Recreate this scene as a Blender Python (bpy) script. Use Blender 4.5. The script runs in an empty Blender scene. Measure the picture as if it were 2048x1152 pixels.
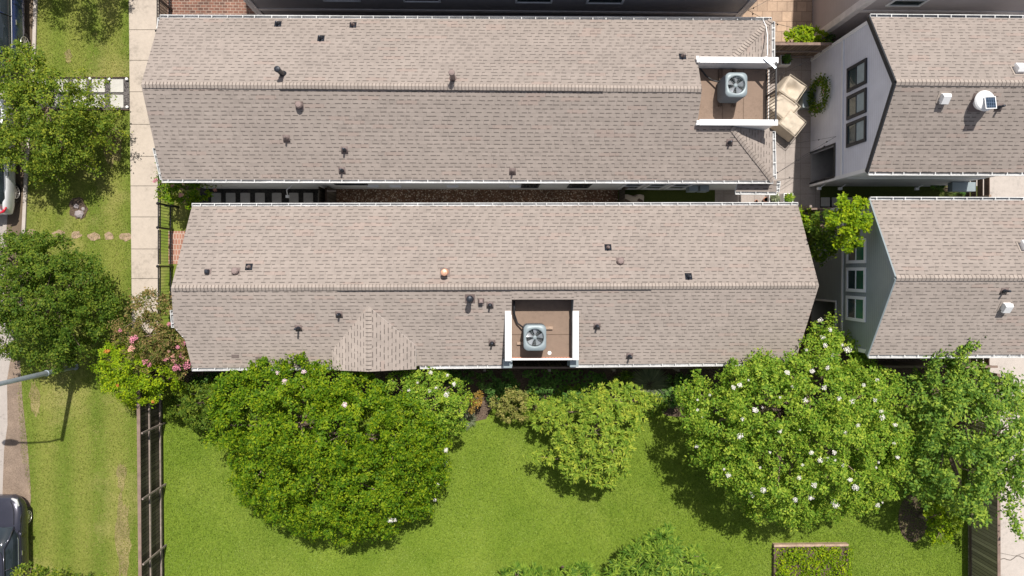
import bpy, math, random
import numpy as np
from mathutils import Vector, Matrix, Euler
R = math.radians
random.seed(7)
rng = np.random.default_rng(11)
S = bpy.context.scene
COL = S.collection

# ---------------------------------------------------------------- camera, sky, sun, exposure
F = 1500.0                      # focal length in photo pixels (2048 wide)
H = 30.0                        # drone height
AX, AY = -math.atan(34 / F), -math.atan(39 / F)
cd = bpy.data.cameras.new('drone_camera'); cam = bpy.data.objects.new('drone_camera', cd); COL.objects.link(cam)
cd.sensor_width = 36; cd.lens = F / 2048 * 36; cd.clip_end = 800
cam.location = (0, 0, H); cam.rotation_euler = (AX, AY, 0)
S.camera = cam
W = bpy.data.worlds.new('World'); S.world = W; W.use_nodes = True
nt = W.node_tree; nt.nodes.clear()
SH = Vector((-0.10, -0.52, -1.0))              # where a metre of height throws its shadow
sk = nt.nodes.new('ShaderNodeTexSky'); sk.sky_type = 'NISHITA'; sk.sun_disc = False
tosun = (-SH).normalized()
sk.sun_elevation = math.asin(tosun.z); sk.sun_rotation = math.atan2(tosun.x, tosun.y)
bg = nt.nodes.new('ShaderNodeBackground'); bg.inputs[1].default_value = 0.115
wo = nt.nodes.new('ShaderNodeOutputWorld')
bw = nt.nodes.new('ShaderNodeRGBToBW'); mx_ = nt.nodes.new('ShaderNodeMix'); mx_.data_type = 'RGBA'; mx_.inputs[0].default_value = 0.5   # thin summer haze whitens the blue
tn = nt.nodes.new('ShaderNodeMix'); tn.data_type = 'RGBA'; tn.blend_type = 'MULTIPLY'; tn.inputs[0].default_value = 1; tn.inputs[7].default_value = (1.06, 1.0, 0.95, 1)
nt.links.new(sk.outputs[0], bw.inputs[0]); nt.links.new(sk.outputs[0], mx_.inputs[6]); nt.links.new(bw.outputs[0], mx_.inputs[7]); nt.links.new(mx_.outputs[2], tn.inputs[6])
nt.links.new(tn.outputs[2], bg.inputs[0]); nt.links.new(bg.outputs[0], wo.inputs[0])
sl = bpy.data.lights.new('sun', 'SUN'); sl.energy = 4.2; sl.angle = R(0.5); sl.color = (1, 0.955, 0.89)
so = bpy.data.objects.new('sun', sl); COL.objects.link(so)
so.rotation_euler = SH.to_track_quat('-Z', 'Y').to_euler(); so.location = (10, 20, 60)
S.view_settings.view_transform = 'Standard'; S.view_settings.look = 'None'
S.view_settings.gamma = 1; S.view_settings.use_curve_mapping = False
S.view_settings.exposure = 0.34

CM = Euler((AX, AY, 0)).to_matrix()
def ray(px, py): return CM @ Vector(((px - 1024) / F, (576 - py) / F, -1.0))
def P(px, py, z=0.0):
    d = ray(px, py); t = (z - H) / d.z
    return Vector((d.x * t, d.y * t, z))
def PX(px, py, x):              # on the vertical plane of that x
    d = ray(px, py); t = x / d.x
    return Vector((x, d.y * t, H + d.z * t))
class Plane:
    def __init__(s, a, b, c):
        s.p = Vector(a); s.n = (Vector(b) - s.p).cross(Vector(c) - s.p).normalized()
        if s.n.z < 0: s.n = -s.n
    def hit(s, px, py):
        d = ray(px, py); o = Vector((0, 0, H)); t = (s.p - o).dot(s.n) / d.dot(s.n); return o + d * t
    def z(s, x, y): return s.p.z - (s.n.x * (x - s.p.x) + s.n.y * (y - s.p.y)) / s.n.z

# ---------------------------------------------------------------- materials
def N(nt, t, **k):
    n = nt.nodes.new('ShaderNode' + t)
    for a, v in k.items(): setattr(n, a, v)
    return n
def mixc(nt, f, a, b, mode='MIX'):
    m = N(nt, 'Mix', data_type='RGBA', blend_type=mode)
    for s, v in ((0, f), (6, a), (7, b)):
        if hasattr(v, 'links') or hasattr(v, 'is_linked'): nt.links.new(v, m.inputs[s])
        else: m.inputs[s].default_value = v if s == 0 else (*v, 1)
    return m.outputs[2]
def mth(nt, op, a, b=0.0, c=None):
    m = N(nt, 'Math', operation=op)
    for i, v in enumerate((a, b) if c is None else (a, b, c)):
        if hasattr(v, 'is_linked'): nt.links.new(v, m.inputs[i])
        else: m.inputs[i].default_value = v
    return m.outputs[0]
def ramp(nt, f, stops):
    r = N(nt, 'ValToRGB'); e = r.color_ramp.elements
    while len(e) < len(stops): e.new(0.5)
    for i, (p, c) in enumerate(stops):
        e[i].position = p; e[i].color = (*c, 1) if len(c) == 3 else c
    nt.links.new(f, r.inputs[0]); return r.outputs[0]
def noise(nt, scale, detail=4, rough=0.6, vec=None, out=0):
    n = N(nt, 'TexNoise'); n.inputs['Scale'].default_value = scale; n.inputs['Detail'].default_value = detail
    n.inputs['Roughness'].default_value = rough
    if vec is None: vec = N(nt, 'TexCoord').outputs['Object']
    nt.links.new(vec, n.inputs['Vector']); return n.outputs[out]
def base(name, rough=0.7, metal=0.0, spec=0.4):
    m = bpy.data.materials.new(name); m.use_nodes = True
    b = m.node_tree.nodes['Principled BSDF']
    b.inputs['Roughness'].default_value = rough; b.inputs['Metallic'].default_value = metal
    b.inputs['Specular IOR Level'].default_value = spec
    return m, m.node_tree, b
def bump(nt, b, h, s=0.4, d=0.02):
    n = N(nt, 'Bump'); n.inputs['Strength'].default_value = s; n.inputs['Distance'].default_value = d
    nt.links.new(h, n.inputs['Height']); nt.links.new(n.outputs[0], b.inputs['Normal'])
def M(name, c, rough=0.7, metal=0.0, var=0.12, scale=3.0, fine=40.0, bmp=0.0, spec=0.4):
    m, nt, b = base(name, rough, metal, spec)
    f = mth(nt, 'ADD', mth(nt, 'MULTIPLY', noise(nt, scale), 0.6), mth(nt, 'MULTIPLY', noise(nt, fine), 0.4))
    lo = tuple(max(0, x * (1 - var * 1.6)) for x in c); hi = tuple(min(1, x * (1 + var * 1.6)) for x in c)
    col = ramp(nt, f, [(0.3, lo), (0.7, hi)])
    nt.links.new(col, b.inputs['Base Color'])
    if bmp: bump(nt, b, noise(nt, fine), bmp)
    return m

def shingle_mat(name, dashk, tone=(0.395, 0.340, 0.303)):
    m, nt, b = base(name, 0.93, 0, 0.2); b.inputs['Diffuse Roughness'].default_value = 1.0
    uv = N(nt, 'UVMap').outputs[0]
    sp = N(nt, 'SeparateXYZ'); nt.links.new(uv, sp.inputs[0])
    # slight waviness
    wv = mth(nt, 'MULTIPLY', mth(nt, 'SUBTRACT', noise(nt, 1.2, 3, .6, uv), 0.5), 0.05)
    v = mth(nt, 'DIVIDE', mth(nt, 'ADD', sp.outputs[1], wv), 0.14)
    row = mth(nt, 'FLOOR', v); fv = mth(nt, 'FRACT', v)
    def wn(a, bb, seed):
        w = N(nt, 'TexWhiteNoise', noise_dimensions='3D'); c = N(nt, 'CombineXYZ')
        nt.links.new(a, c.inputs[0]); nt.links.new(bb, c.inputs[1]); c.inputs[2].default_value = seed
        nt.links.new(c.outputs[0], w.inputs[0]); return w.outputs[0]
    rr = wn(row, row, 3.7)
    u = mth(nt, 'ADD', mth(nt, 'DIVIDE', sp.outputs[0], 0.30), mth(nt, 'MULTIPLY', rr, 9.0))
    cell = mth(nt, 'FLOOR', u); fu = mth(nt, 'FRACT', u)
    ra = wn(cell, row, 1.3); rb = wn(cell, row, 6.1)
    lo = mth(nt, 'MULTIPLY', ra, 0.42); hi = mth(nt, 'ADD', lo, mth(nt, 'ADD', 0.26, mth(nt, 'MULTIPLY', rb, 0.5)))
    tab = mth(nt, 'MULTIPLY', mth(nt, 'GREATER_THAN', fu, lo), mth(nt, 'LESS_THAN', fu, hi))
    low = mth(nt, 'LESS_THAN', fv, 0.26)
    dash = mth(nt, 'MULTIPLY', tab, low)
    edge = mth(nt, 'LESS_THAN', fv, 0.12)
    joint = mth(nt, 'MULTIPLY', mth(nt, 'LESS_THAN', mth(nt, 'ABSOLUTE', mth(nt, 'SUBTRACT', fu, lo)), 0.035), mth(nt, 'GREATER_THAN', wn(cell, row, 5.1), 0.5))
    u3 = mth(nt, 'FLOOR', mth(nt, 'DIVIDE', u, 2.3)); r3 = wn(u3, row, 8.8)
    tonev = mth(nt, 'ADD', mth(nt, 'MULTIPLY', r3, 0.08), mth(nt, 'MULTIPLY', wn(cell, row, 2.2), 0.08))
    big = noise(nt, 0.35, 5, .65, uv); mid = noise(nt, 2.2, 4, .6, uv); gr = noise(nt, 45, 2, .8, uv)
    mp = N(nt, 'Mapping'); mp.inputs['Scale'].default_value = (2.2, .35, 1); nt.links.new(uv, mp.inputs[0])
    strk = noise(nt, 1.6, 5, .7, mp.outputs[0])
    big = mth(nt, 'ADD', mth(nt, 'MULTIPLY', big, .7), mth(nt, 'MULTIPLY', strk, .45))
    val = mth(nt, 'ADD', mth(nt, 'ADD', 0.66, tonev), mth(nt, 'MULTIPLY', big, 0.32))
    val = mth(nt, 'ADD', val, mth(nt, 'MULTIPLY', mth(nt, 'SUBTRACT', mid, .5), 0.12))
    val = mth(nt, 'ADD', val, mth(nt, 'MULTIPLY', mth(nt, 'SUBTRACT', gr, .5), 0.5))
    val = mth(nt, 'MULTIPLY', val, mth(nt, 'SUBTRACT', 1.0, mth(nt, 'MULTIPLY', dash, dashk)))
    val = mth(nt, 'MULTIPLY', val, mth(nt, 'SUBTRACT', 1.0, mth(nt, 'MULTIPLY', edge, dashk * 0.30)))
    val = mth(nt, 'MULTIPLY', val, mth(nt, 'SUBTRACT', 1.0, mth(nt, 'MULTIPLY', joint, 0.16)))
    warm = mixc(nt, mth(nt, 'GREATER_THAN', r3, 0.93), tone, (tone[0] * 1.0, tone[1] * 0.95, tone[2] * 0.94))
    vc = N(nt, 'CombineXYZ')
    for i in range(3): nt.links.new(val, vc.inputs[i])
    col = mixc(nt, 1.0, warm, vc.outputs[0], 'MULTIPLY')
    nt.links.new(col, b.inputs['Base Color'])
    bump(nt, b, mth(nt, 'ADD', mth(nt, 'MULTIPLY', fv, -0.6), mth(nt, 'MULTIPLY', gr, .5)), 0.35, 0.01)
    return m

def leaf_mat(name, c1, c2, c3, tr=0.35, rough=0.55, ns=2.2):
    m, nt, b = base(name, rough, 0, 0.15)
    g = N(nt, 'NewGeometry').outputs['Random Per Island']
    f = mth(nt, 'ADD', mth(nt, 'MULTIPLY', g, 0.6), mth(nt, 'MULTIPLY', mth(nt, 'SUBTRACT', noise(nt, ns, 4), .2), 0.85))
    col = ramp(nt, f, [(0.25, c1), (0.55, c2), (0.88, c3)])
    nt.links.new(col, b.inputs['Base Color'])
    t = N(nt, 'BsdfTranslucent'); mx = N(nt, 'MixShader'); mx.inputs[0].default_value = tr
    nt.links.new(mixc(nt, 1.0, col, (1.25, 1.25, 0.5), 'MULTIPLY'), t.inputs[0])
    nt.links.new(b.outputs[0], mx.inputs[1]); nt.links.new(t.outputs[0], mx.inputs[2])
    nt.links.new(mx.outputs[0], nt.nodes['Material Output'].inputs[0])
    return m

def grass_mat(name, a, b_, dry, stripes=False):
    m, nt, b = base(name, 0.9, 0, 0.15)
    tc = N(nt, 'TexCoord').outputs['Object']
    f = mth(nt, 'ADD', mth(nt, 'MULTIPLY', noise(nt, 0.5, 5, .6, tc), 0.5), mth(nt, 'MULTIPLY', noise(nt, 14, 3, .7, tc), 0.5))
    col = ramp(nt, f, [(0.35, a), (0.66, b_)])
    d = ramp(nt, noise(nt, 0.28, 5, .65, tc), [(0.52, (0, 0, 0)), (0.72, (1, 1, 1))])
    col = mixc(nt, mth(nt, 'MULTIPLY', d, 0.75 if stripes else 0.25), col, dry)
    if stripes:
        sp = N(nt, 'SeparateXYZ'); nt.links.new(tc, sp.inputs[0])
        w = mth(nt, 'SINE', mth(nt, 'MULTIPLY', mth(nt, 'ADD', sp.outputs[0], mth(nt, 'MULTIPLY', noise(nt, .4, 2, .5, tc), .5)), 4.6))
        col = mixc(nt, mth(nt, 'MULTIPLY', mth(nt, 'ADD', w, 1.0), 0.2), col, (0.36, 0.34, 0.09))
    fn = noise(nt, 55, 2, .8, tc)
    col = mixc(nt, 0.55, col, ramp(nt, fn, [(0.3, (0.35, 0.4, 0.3)), (0.7, (1, 1, 1))]), 'MULTIPLY')
    nt.links.new(col, b.inputs['Base Color'])
    bump(nt, b, fn, 0.6, 0.03)
    return m

def brick_mat(name, c1, c2, mortar, sx=0.2, sy=0.1, ms=0.012, uvs=True, off=.5, var=0.25):
    m, nt, b = base(name, 0.85)
    n = N(nt, 'TexBrick'); n.offset = off
    n.inputs['Color1'].default_value = (*c1, 1); n.inputs['Color2'].default_value = (*c2, 1); n.inputs['Mortar'].default_value = (*mortar, 1)
    n.inputs['Scale'].default_value = 1; n.inputs['Mortar Size'].default_value = ms
    n.inputs['Brick Width'].default_value = sx; n.inputs['Row Height'].default_value = sy
    tc = N(nt, 'TexCoord').outputs['Object']
    nt.links.new(tc, n.inputs['Vector'])
    st = ramp(nt, noise(nt, 1.3, 5, .7, tc), [(0.3, (1 - var,) * 3), (0.7, (1, 1, 1))])
    st2 = ramp(nt, noise(nt, 22, 3, .7, tc), [(0.3, (0.8,) * 3), (0.7, (1, 1, 1))])
    col = mixc(nt, 1.0, mixc(nt, 1.0, n.outputs[0], st, 'MULTIPLY'), st2, 'MULTIPLY')
    nt.links.new(col, b.inputs['Base Color'])
    return m

def siding_mat(name, c, axis='z', pitch=0.12, depth=0.25):
    m, nt, b = base(name, 0.6)
    tc = N(nt, 'TexCoord').outputs['Object']; sp = N(nt, 'SeparateXYZ'); nt.links.new(tc, sp.inputs[0])
    v = sp.outputs['xyz'.index(axis)]
    fr = mth(nt, 'FRACT', mth(nt, 'DIVIDE', v, pitch))
    ln = mth(nt, 'LESS_THAN', fr, 0.14)
    col = mixc(nt, mth(nt, 'MULTIPLY', ln, depth), c, tuple(x * 0.35 for x in c))
    col = mixc(nt, 1.0, col, ramp(nt, noise(nt, 1.5, 4), [(0.3, (0.9,) * 3), (0.7, (1, 1, 1))]), 'MULTIPLY')
    nt.links.new(col, b.inputs['Base Color']); bump(nt, b, fr, 0.3, 0.01)
    return m

def plank_mat(name, c, axis='y', pitch=0.14, var=0.45, gap=.1):
    m, nt, b = base(name, 0.85, 0, .2)
    tc = N(nt, 'TexCoord').outputs['Object']; sp = N(nt, 'SeparateXYZ'); nt.links.new(tc, sp.inputs[0])
    d = mth(nt, 'DIVIDE', sp.outputs['xyz'.index(axis)], pitch)
    w = N(nt, 'TexWhiteNoise', noise_dimensions='1D'); nt.links.new(mth(nt, 'FLOOR', d), w.inputs[1])
    k = mth(nt, 'ADD', 1 - var, mth(nt, 'MULTIPLY', w.outputs[0], var))
    k = mth(nt, 'MULTIPLY', k, mth(nt, 'ADD', 0.7, mth(nt, 'MULTIPLY', noise(nt, 9, 5, .7), 0.6)))
    k = mth(nt, 'MULTIPLY', k, mth(nt, 'SUBTRACT', 1.0, mth(nt, 'MULTIPLY', mth(nt, 'LESS_THAN', mth(nt, 'FRACT', d), gap), .7)))
    cc = N(nt, 'CombineXYZ')
    for i in range(3): nt.links.new(k, cc.inputs[i])
    nt.links.new(mixc(nt, 1.0, c, cc.outputs[0], 'MULTIPLY'), b.inputs['Base Color'])
    return m

def gravel_mat(name, c1, c2, scale=30, fleck=None):
    m, nt, b = base(name, 0.95)
    vo = N(nt, 'TexVoronoi'); vo.inputs['Scale'].default_value = scale
    nt.links.new(N(nt, 'TexCoord').outputs['Object'], vo.inputs['Vector'])
    sp = N(nt, 'SeparateColor'); nt.links.new(vo.outputs['Color'], sp.inputs[0])
    col = ramp(nt, sp.outputs[0], [(0.1, c1), (0.85, c2)] if not fleck else [(0.1, c1), (0.8, c2), (0.96, fleck)])
    col = mixc(nt, 1.0, col, ramp(nt, noise(nt, 1.1, 5), [(0.3, (0.55,) * 3), (0.7, (1, 1, 1))]), 'MULTIPLY')
    nt.links.new(col, b.inputs['Base Color']); bump(nt, b, vo.outputs['Distance'], 0.8, 0.03)
    return m

def concrete_mat(name, c, dark=0.6, sc=1.0):
    m, nt, b = base(name, 0.85, 0, .3)
    f = mth(nt, 'ADD', mth(nt, 'MULTIPLY', noise(nt, 0.9 * sc, 6, .7), 0.55), mth(nt, 'MULTIPLY', noise(nt, 7 * sc, 6, .75), 0.45))
    col = ramp(nt, f, [(0.34, tuple(x * dark for x in c)), (0.47, tuple(x * .9 for x in c)), (0.62, c)])
    col = mixc(nt, 1.0, col, ramp(nt, noise(nt, 60, 2, .8), [(0.3, (0.8,) * 3), (0.7, (1, 1, 1))]), 'MULTIPLY')
    nt.links.new(col, b.inputs['Base Color']); bump(nt, b, noise(nt, 60), .2, .01)
    return m

def glass_mat(name, c=(0.02, 0.03, 0.035), rough=0.06, spec=.3):
    m, nt, b = base(name, rough, 0, spec); b.inputs['Base Color'].default_value = (*c, 1)
    nt.links.new(ramp(nt, noise(nt, .8, 2), [(0.3, tuple(x * .6 for x in c)), (0.7, tuple(x * 1.6 for x in c))]), b.inputs['Base Color'])
    return m
def paint_mat(name, c, rough=0.25, metal=0.3):
    m, nt, b = base(name, rough, metal, 0.6)
    nt.links.new(ramp(nt, noise(nt, 3, 4), [(0.3, tuple(x * .88 for x in c)), (0.7, c)]), b.inputs['Base Color'])
    b.inputs['Coat Weight'].default_value = 1.0; b.inputs['Coat Roughness'].default_value = 0.04
    return m

mt = {}
mt['shN'] = shingle_mat('asphalt_shingles', 0.52)
mt['cap'] = M('ridge_shingles', (0.355, 0.303, 0.265), 0.93, 0, .12, 3, 60, .3)
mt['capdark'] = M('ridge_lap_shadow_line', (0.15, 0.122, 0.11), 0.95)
mt['white'] = M('white_paint', (0.80, 0.80, 0.80), 0.5, 0, .04)
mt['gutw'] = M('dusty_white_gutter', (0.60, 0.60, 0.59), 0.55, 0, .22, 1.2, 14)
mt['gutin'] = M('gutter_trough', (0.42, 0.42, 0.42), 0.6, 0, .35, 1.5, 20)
mt['sidA'] = siding_mat('pale_grey_siding', (0.74, 0.75, 0.75), 'z', 0.13, .3)
mt['sidB'] = siding_mat('warm_white_siding', (0.5, 0.5, 0.48), 'z', 0.13, .3)
mt['sidC'] = siding_mat('light_grey_siding_gable', (0.76, 0.77, 0.84), 'z', 0.13, .22)
mt['sidCs'] = siding_mat('light_grey_siding_lap', (0.78, 0.78, 0.77), 'z', 0.15, .3)
mt['sidD'] = siding_mat('sage_grey_siding', (0.29, 0.33, 0.325), 'z', 0.13, .35)
mt['sidE'] = siding_mat('charcoal_siding', (0.36, 0.34, 0.345), 'z', 0.13, .25)
mt['sidF'] = siding_mat('taupe_siding', (0.50, 0.45, 0.45), 'z', 0.13, .25)
mt['charcoal'] = M('charcoal_trim', (0.024, 0.027, 0.032), 0.6)
mt['glass'] = glass_mat('window_glass', (0.03, 0.05, 0.05))
mt['glassg'] = glass_mat('window_glass_green', (0.015, 0.10, 0.055), .12)
mt['glassrefl'] = M('painted_glass_reflection', (0.36, 0.42, 0.42), 0.8)  # pale reflection painted into the upper panes of the light grey house
mt['deck'] = concrete_mat('tan_deck_membrane', (0.285, 0.205, 0.155), .66)
mt['black'] = M('black_metal', (0.016, 0.016, 0.018), 0.45)
mt['pipe'] = M('painted_vent_brown', (0.17, 0.13, 0.12), 0.7)
mt['dark'] = M('dark_vent_metal', (0.03, 0.034, 0.045), 0.4, .3)
mt['pinkv'] = M('dusty_vent_paint', (0.25, 0.19, 0.175), 0.8)
mt['copper'] = M('copper_cap', (0.72, 0.40, 0.27), 0.45, .4)
mt['acgrey'] = M('condenser_grey', (0.25, 0.295, 0.31), 0.45, .1, .05)
mt['acside'] = siding_mat('condenser_louvres', (0.19, 0.215, 0.24), 'z', 0.04, .5)
mt['blade'] = M('fan_blade_metal', (0.55, 0.56, 0.58), 0.3, .6)
mt['wood'] = M('weathered_timber', (0.42, 0.30, 0.22), 0.85, 0, .3, 3, 25)
mt['dwood'] = M('dark_timber', (0.11, 0.075, 0.055), 0.9, 0, .3)
mt['fence'] = plank_mat('fence_boards_east_west', (0.24, 0.18, 0.13), 'x')
mt['fenceNS'] = plank_mat('fence_boards_north_south', (0.15, 0.125, 0.095), 'y', .14, .5, .14)
mt['fenceR'] = plank_mat('fence_boards_olive', (0.46, 0.40, 0.28), 'y', .14, .5, .16)
mt['rail'] = M('grey_fence_rail', (0.27, 0.22, 0.19), 0.85, 0, .3, 4, 30)
mt['cap_rail'] = M('fence_cap_rail', (0.22, 0.155, 0.125), 0.85, 0, .25)
mt['concrete'] = concrete_mat('sidewalk_concrete', (0.57, 0.49, 0.41), .58)
mt['drive'] = concrete_mat('driveway_concrete', (0.56, 0.50, 0.45), .62)
mt['slab'] = concrete_mat('paving_slab', (0.42, 0.40, 0.38), .7)
mt['slabw'] = concrete_mat('pale_paver', (0.60, 0.58, 0.53), .86)
mt['kerb'] = concrete_mat('kerb_concrete', (0.55, 0.49, 0.44), .6, 3)
mt['road'] = concrete_mat('road_surface', (0.46, 0.41, 0.37), .45, 1.3)
mt['roadlow'] = concrete_mat('wet_gutter_silt', (0.17, 0.125, 0.085), .45, 1.5)
mt['joint'] = M('dark_joint', (0.10, 0.085, 0.07), 0.95)  # dark colour of the pavement joints and driveway crack
mt['soil'] = gravel_mat('bare_soil', (0.10, 0.068, 0.048), (0.20, 0.14, 0.10), 34)
mt['dirt'] = gravel_mat('dry_dirt', (0.30, 0.22, 0.16), (0.44, 0.33, 0.25), 60)
mt['worn'] = gravel_mat('worn_dry_grass', (0.26, 0.23, 0.07), (0.44, 0.36, 0.17), 45)
mt['mulch'] = gravel_mat('brown_mulch', (0.13, 0.07, 0.04), (0.28, 0.16, 0.10), 26, (0.75, 0.62, 0.48))
mt['gravel'] = gravel_mat('dark_gravel', (0.05, 0.045, 0.045), (0.22, 0.20, 0.19), 28)
mt['gravelb'] = gravel_mat('black_gravel', (0.02, 0.02, 0.02), (0.06, 0.055, 0.05), 28)
mt['brick'] = brick_mat('red_brick_paving', (0.50, 0.24, 0.16), (0.38, 0.18, 0.125), (0.58, 0.46, 0.38), 0.11, 0.21, .012)
mt['brickd'] = brick_mat('old_brick_paving', (0.34, 0.16, 0.11), (0.16, 0.085, 0.065), (0.45, 0.34, 0.27), 0.21, 0.11, .012, var=.5)
mt['patio'] = brick_mat('grey_patio_paving', (0.47, 0.41, 0.37), (0.43, 0.375, 0.34), (0.30, 0.26, 0.235), 0.62, 0.62, .01, off=0)
mt['trav'] = brick_mat('travertine_paving', (0.66, 0.47, 0.33), (0.50, 0.36, 0.26), (0.32, 0.22, 0.16), 0.40, 0.40, .012, var=.35)
mt['tile'] = brick_mat('small_grid_tile', (0.40, 0.32, 0.28), (0.34, 0.27, 0.24), (0.58, 0.50, 0.45), 0.15, 0.15, .012, off=0)
mt['lawn'] = grass_mat('lawn_soil', (0.13, 0.21, 0.018), (0.25, 0.325, 0.042), (0.33, 0.34, 0.08))
mt['verge'] = grass_mat('verge_soil', (0.12, 0.18, 0.022), (0.215, 0.265, 0.045), (0.46, 0.37, 0.17), True)
mt['turf'] = grass_mat('artificial_turf', (0.06, 0.085, 0.02), (0.10, 0.12, 0.03), (0.10, 0.10, 0.03))
mt['bark'] = M('bark', (0.22, 0.16, 0.12), 0.9, 0, .3, 6, 40, .4)
mt['lT1'] = leaf_mat('leaves_verge_oak', (0.078, 0.139, 0.014), (0.16, 0.239, 0.026), (0.333, 0.368, 0.037))
mt['lT2'] = leaf_mat('leaves_dark_oak', (0.05, 0.107, 0.011), (0.104, 0.177, 0.018), (0.21, 0.26, 0.029))
mt['lBig'] = leaf_mat('leaves_deep_green', (0.053, 0.131, 0.006), (0.129, 0.238, 0.009), (0.309, 0.383, 0.014))
mt['lWhite'] = leaf_mat('leaves_fresh_green', (0.088, 0.193, 0.017), (0.212, 0.349, 0.033), (0.425, 0.506, 0.059))
mt['lSmall'] = leaf_mat('leaves_pale_lime', (0.129, 0.233, 0.023), (0.258, 0.371, 0.042), (0.452, 0.498, 0.061))
mt['lRight'] = leaf_mat('leaves_mid_green', (0.073, 0.162, 0.025), (0.17, 0.298, 0.044), (0.389, 0.497, 0.065))
mt['lPink'] = leaf_mat('leaves_reddish_olive', (0.07, 0.12, 0.02), (0.20, 0.20, 0.05), (0.40, 0.25, 0.12))
mt['lYel'] = leaf_mat('leaves_bright_yellow_green', (0.105, 0.202, 0.007), (0.23, 0.355, 0.013), (0.402, 0.479, 0.013))
mt['lOlea'] = leaf_mat('leaves_oleander', (0.083, 0.182, 0.024), (0.18, 0.302, 0.036), (0.375, 0.484, 0.063))
mt['lOlive'] = leaf_mat('leaves_pale_olive', (0.16, 0.19, 0.04), (0.28, 0.29, 0.07), (0.46, 0.40, 0.14))
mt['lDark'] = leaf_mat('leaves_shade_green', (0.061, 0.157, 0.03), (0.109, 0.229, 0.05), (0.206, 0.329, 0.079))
mt['lGrey'] = leaf_mat('leaves_grey_green', (0.144, 0.18, 0.108), (0.228, 0.264, 0.156), (0.36, 0.384, 0.24))
mt['lOr'] = leaf_mat('leaves_rusty', (0.192, 0.168, 0.036), (0.36, 0.24, 0.06), (0.54, 0.288, 0.072))
mt['gblade'] = leaf_mat('grass_blades', (0.149, 0.244, 0.027), (0.234, 0.338, 0.044), (0.342, 0.432, 0.105), .25, ns=.55)
mt['gvblade'] = leaf_mat('verge_grass_blades', (0.14, 0.205, 0.025), (0.25, 0.305, 0.05), (0.50, 0.45, 0.17), .25, ns=.55)
mt['pw'] = M('white_petals', (0.80, 0.76, 0.70), 0.8, 0, .16, 5, 30)
mt['pp'] = M('pink_petals', (0.68, 0.24, 0.33), 0.7, 0, .25, 3, 30)
mt['ps'] = M('salmon_petals', (0.72, 0.36, 0.30), 0.7, 0, .2)
mt['pl'] = M('pale_pink_petals', (0.82, 0.62, 0.66), 0.7, 0, .1)
mt['po'] = M('orange_petals', (0.70, 0.24, 0.06), 0.7, 0, .2)
mt['cover'] = M('beige_canvas_cover', (0.58, 0.50, 0.40), 0.9, 0, .1, 2, 12, .3)
mt['rock'] = M('pale_rock', (0.34, 0.30, 0.30), 0.9, 0, .3)
mt['stone'] = M('worn_stepping_stone', (0.33, 0.235, 0.16), 0.9, 0, .3, 6, 30)
mt['steel'] = M('galvanised_steel', (0.42, 0.47, 0.52), 0.4, .6, .1)
mt['tyre'] = M('tyre_rubber', (0.018, 0.018, 0.018), 0.85)
mt['rim'] = M('alloy_rim', (0.62, 0.60, 0.58), 0.3, .7)
mt['carblue'] = paint_mat('dark_blue_car_paint', (0.035, 0.06, 0.17), .18, .4)
mt['carwhite'] = paint_mat('white_car_paint', (0.78, 0.79, 0.82), .25, 0)
mt['carblack'] = paint_mat('dark_grey_car_paint', (0.052, 0.052, 0.072), .2, .5)
mt['carglass'] = glass_mat('car_glass', (0.018, 0.025, 0.03), .03, .8)
mt['redl'] = M('red_tail_light', (0.55, 0.02, 0.04), 0.2)
mt['headl'] = M('headlight_lens', (0.7, 0.7, 0.7), 0.1, .3)
mt['chrome'] = M('chrome_trim', (0.75, 0.76, 0.78), 0.15, .9, .03)
mt['solar'] = brick_mat('solar_cells', (0.012, 0.03, 0.06), (0.014, 0.035, 0.07), (0.12, 0.17, 0.25), .07, .11, .006, off=0, var=.1)
mt['plasticw'] = M('white_vent_plastic', (0.78, 0.78, 0.78), 0.4, 0, .04)
mt['terra'] = M('terracotta', (0.55, 0.27, 0.18), 0.8)

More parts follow.
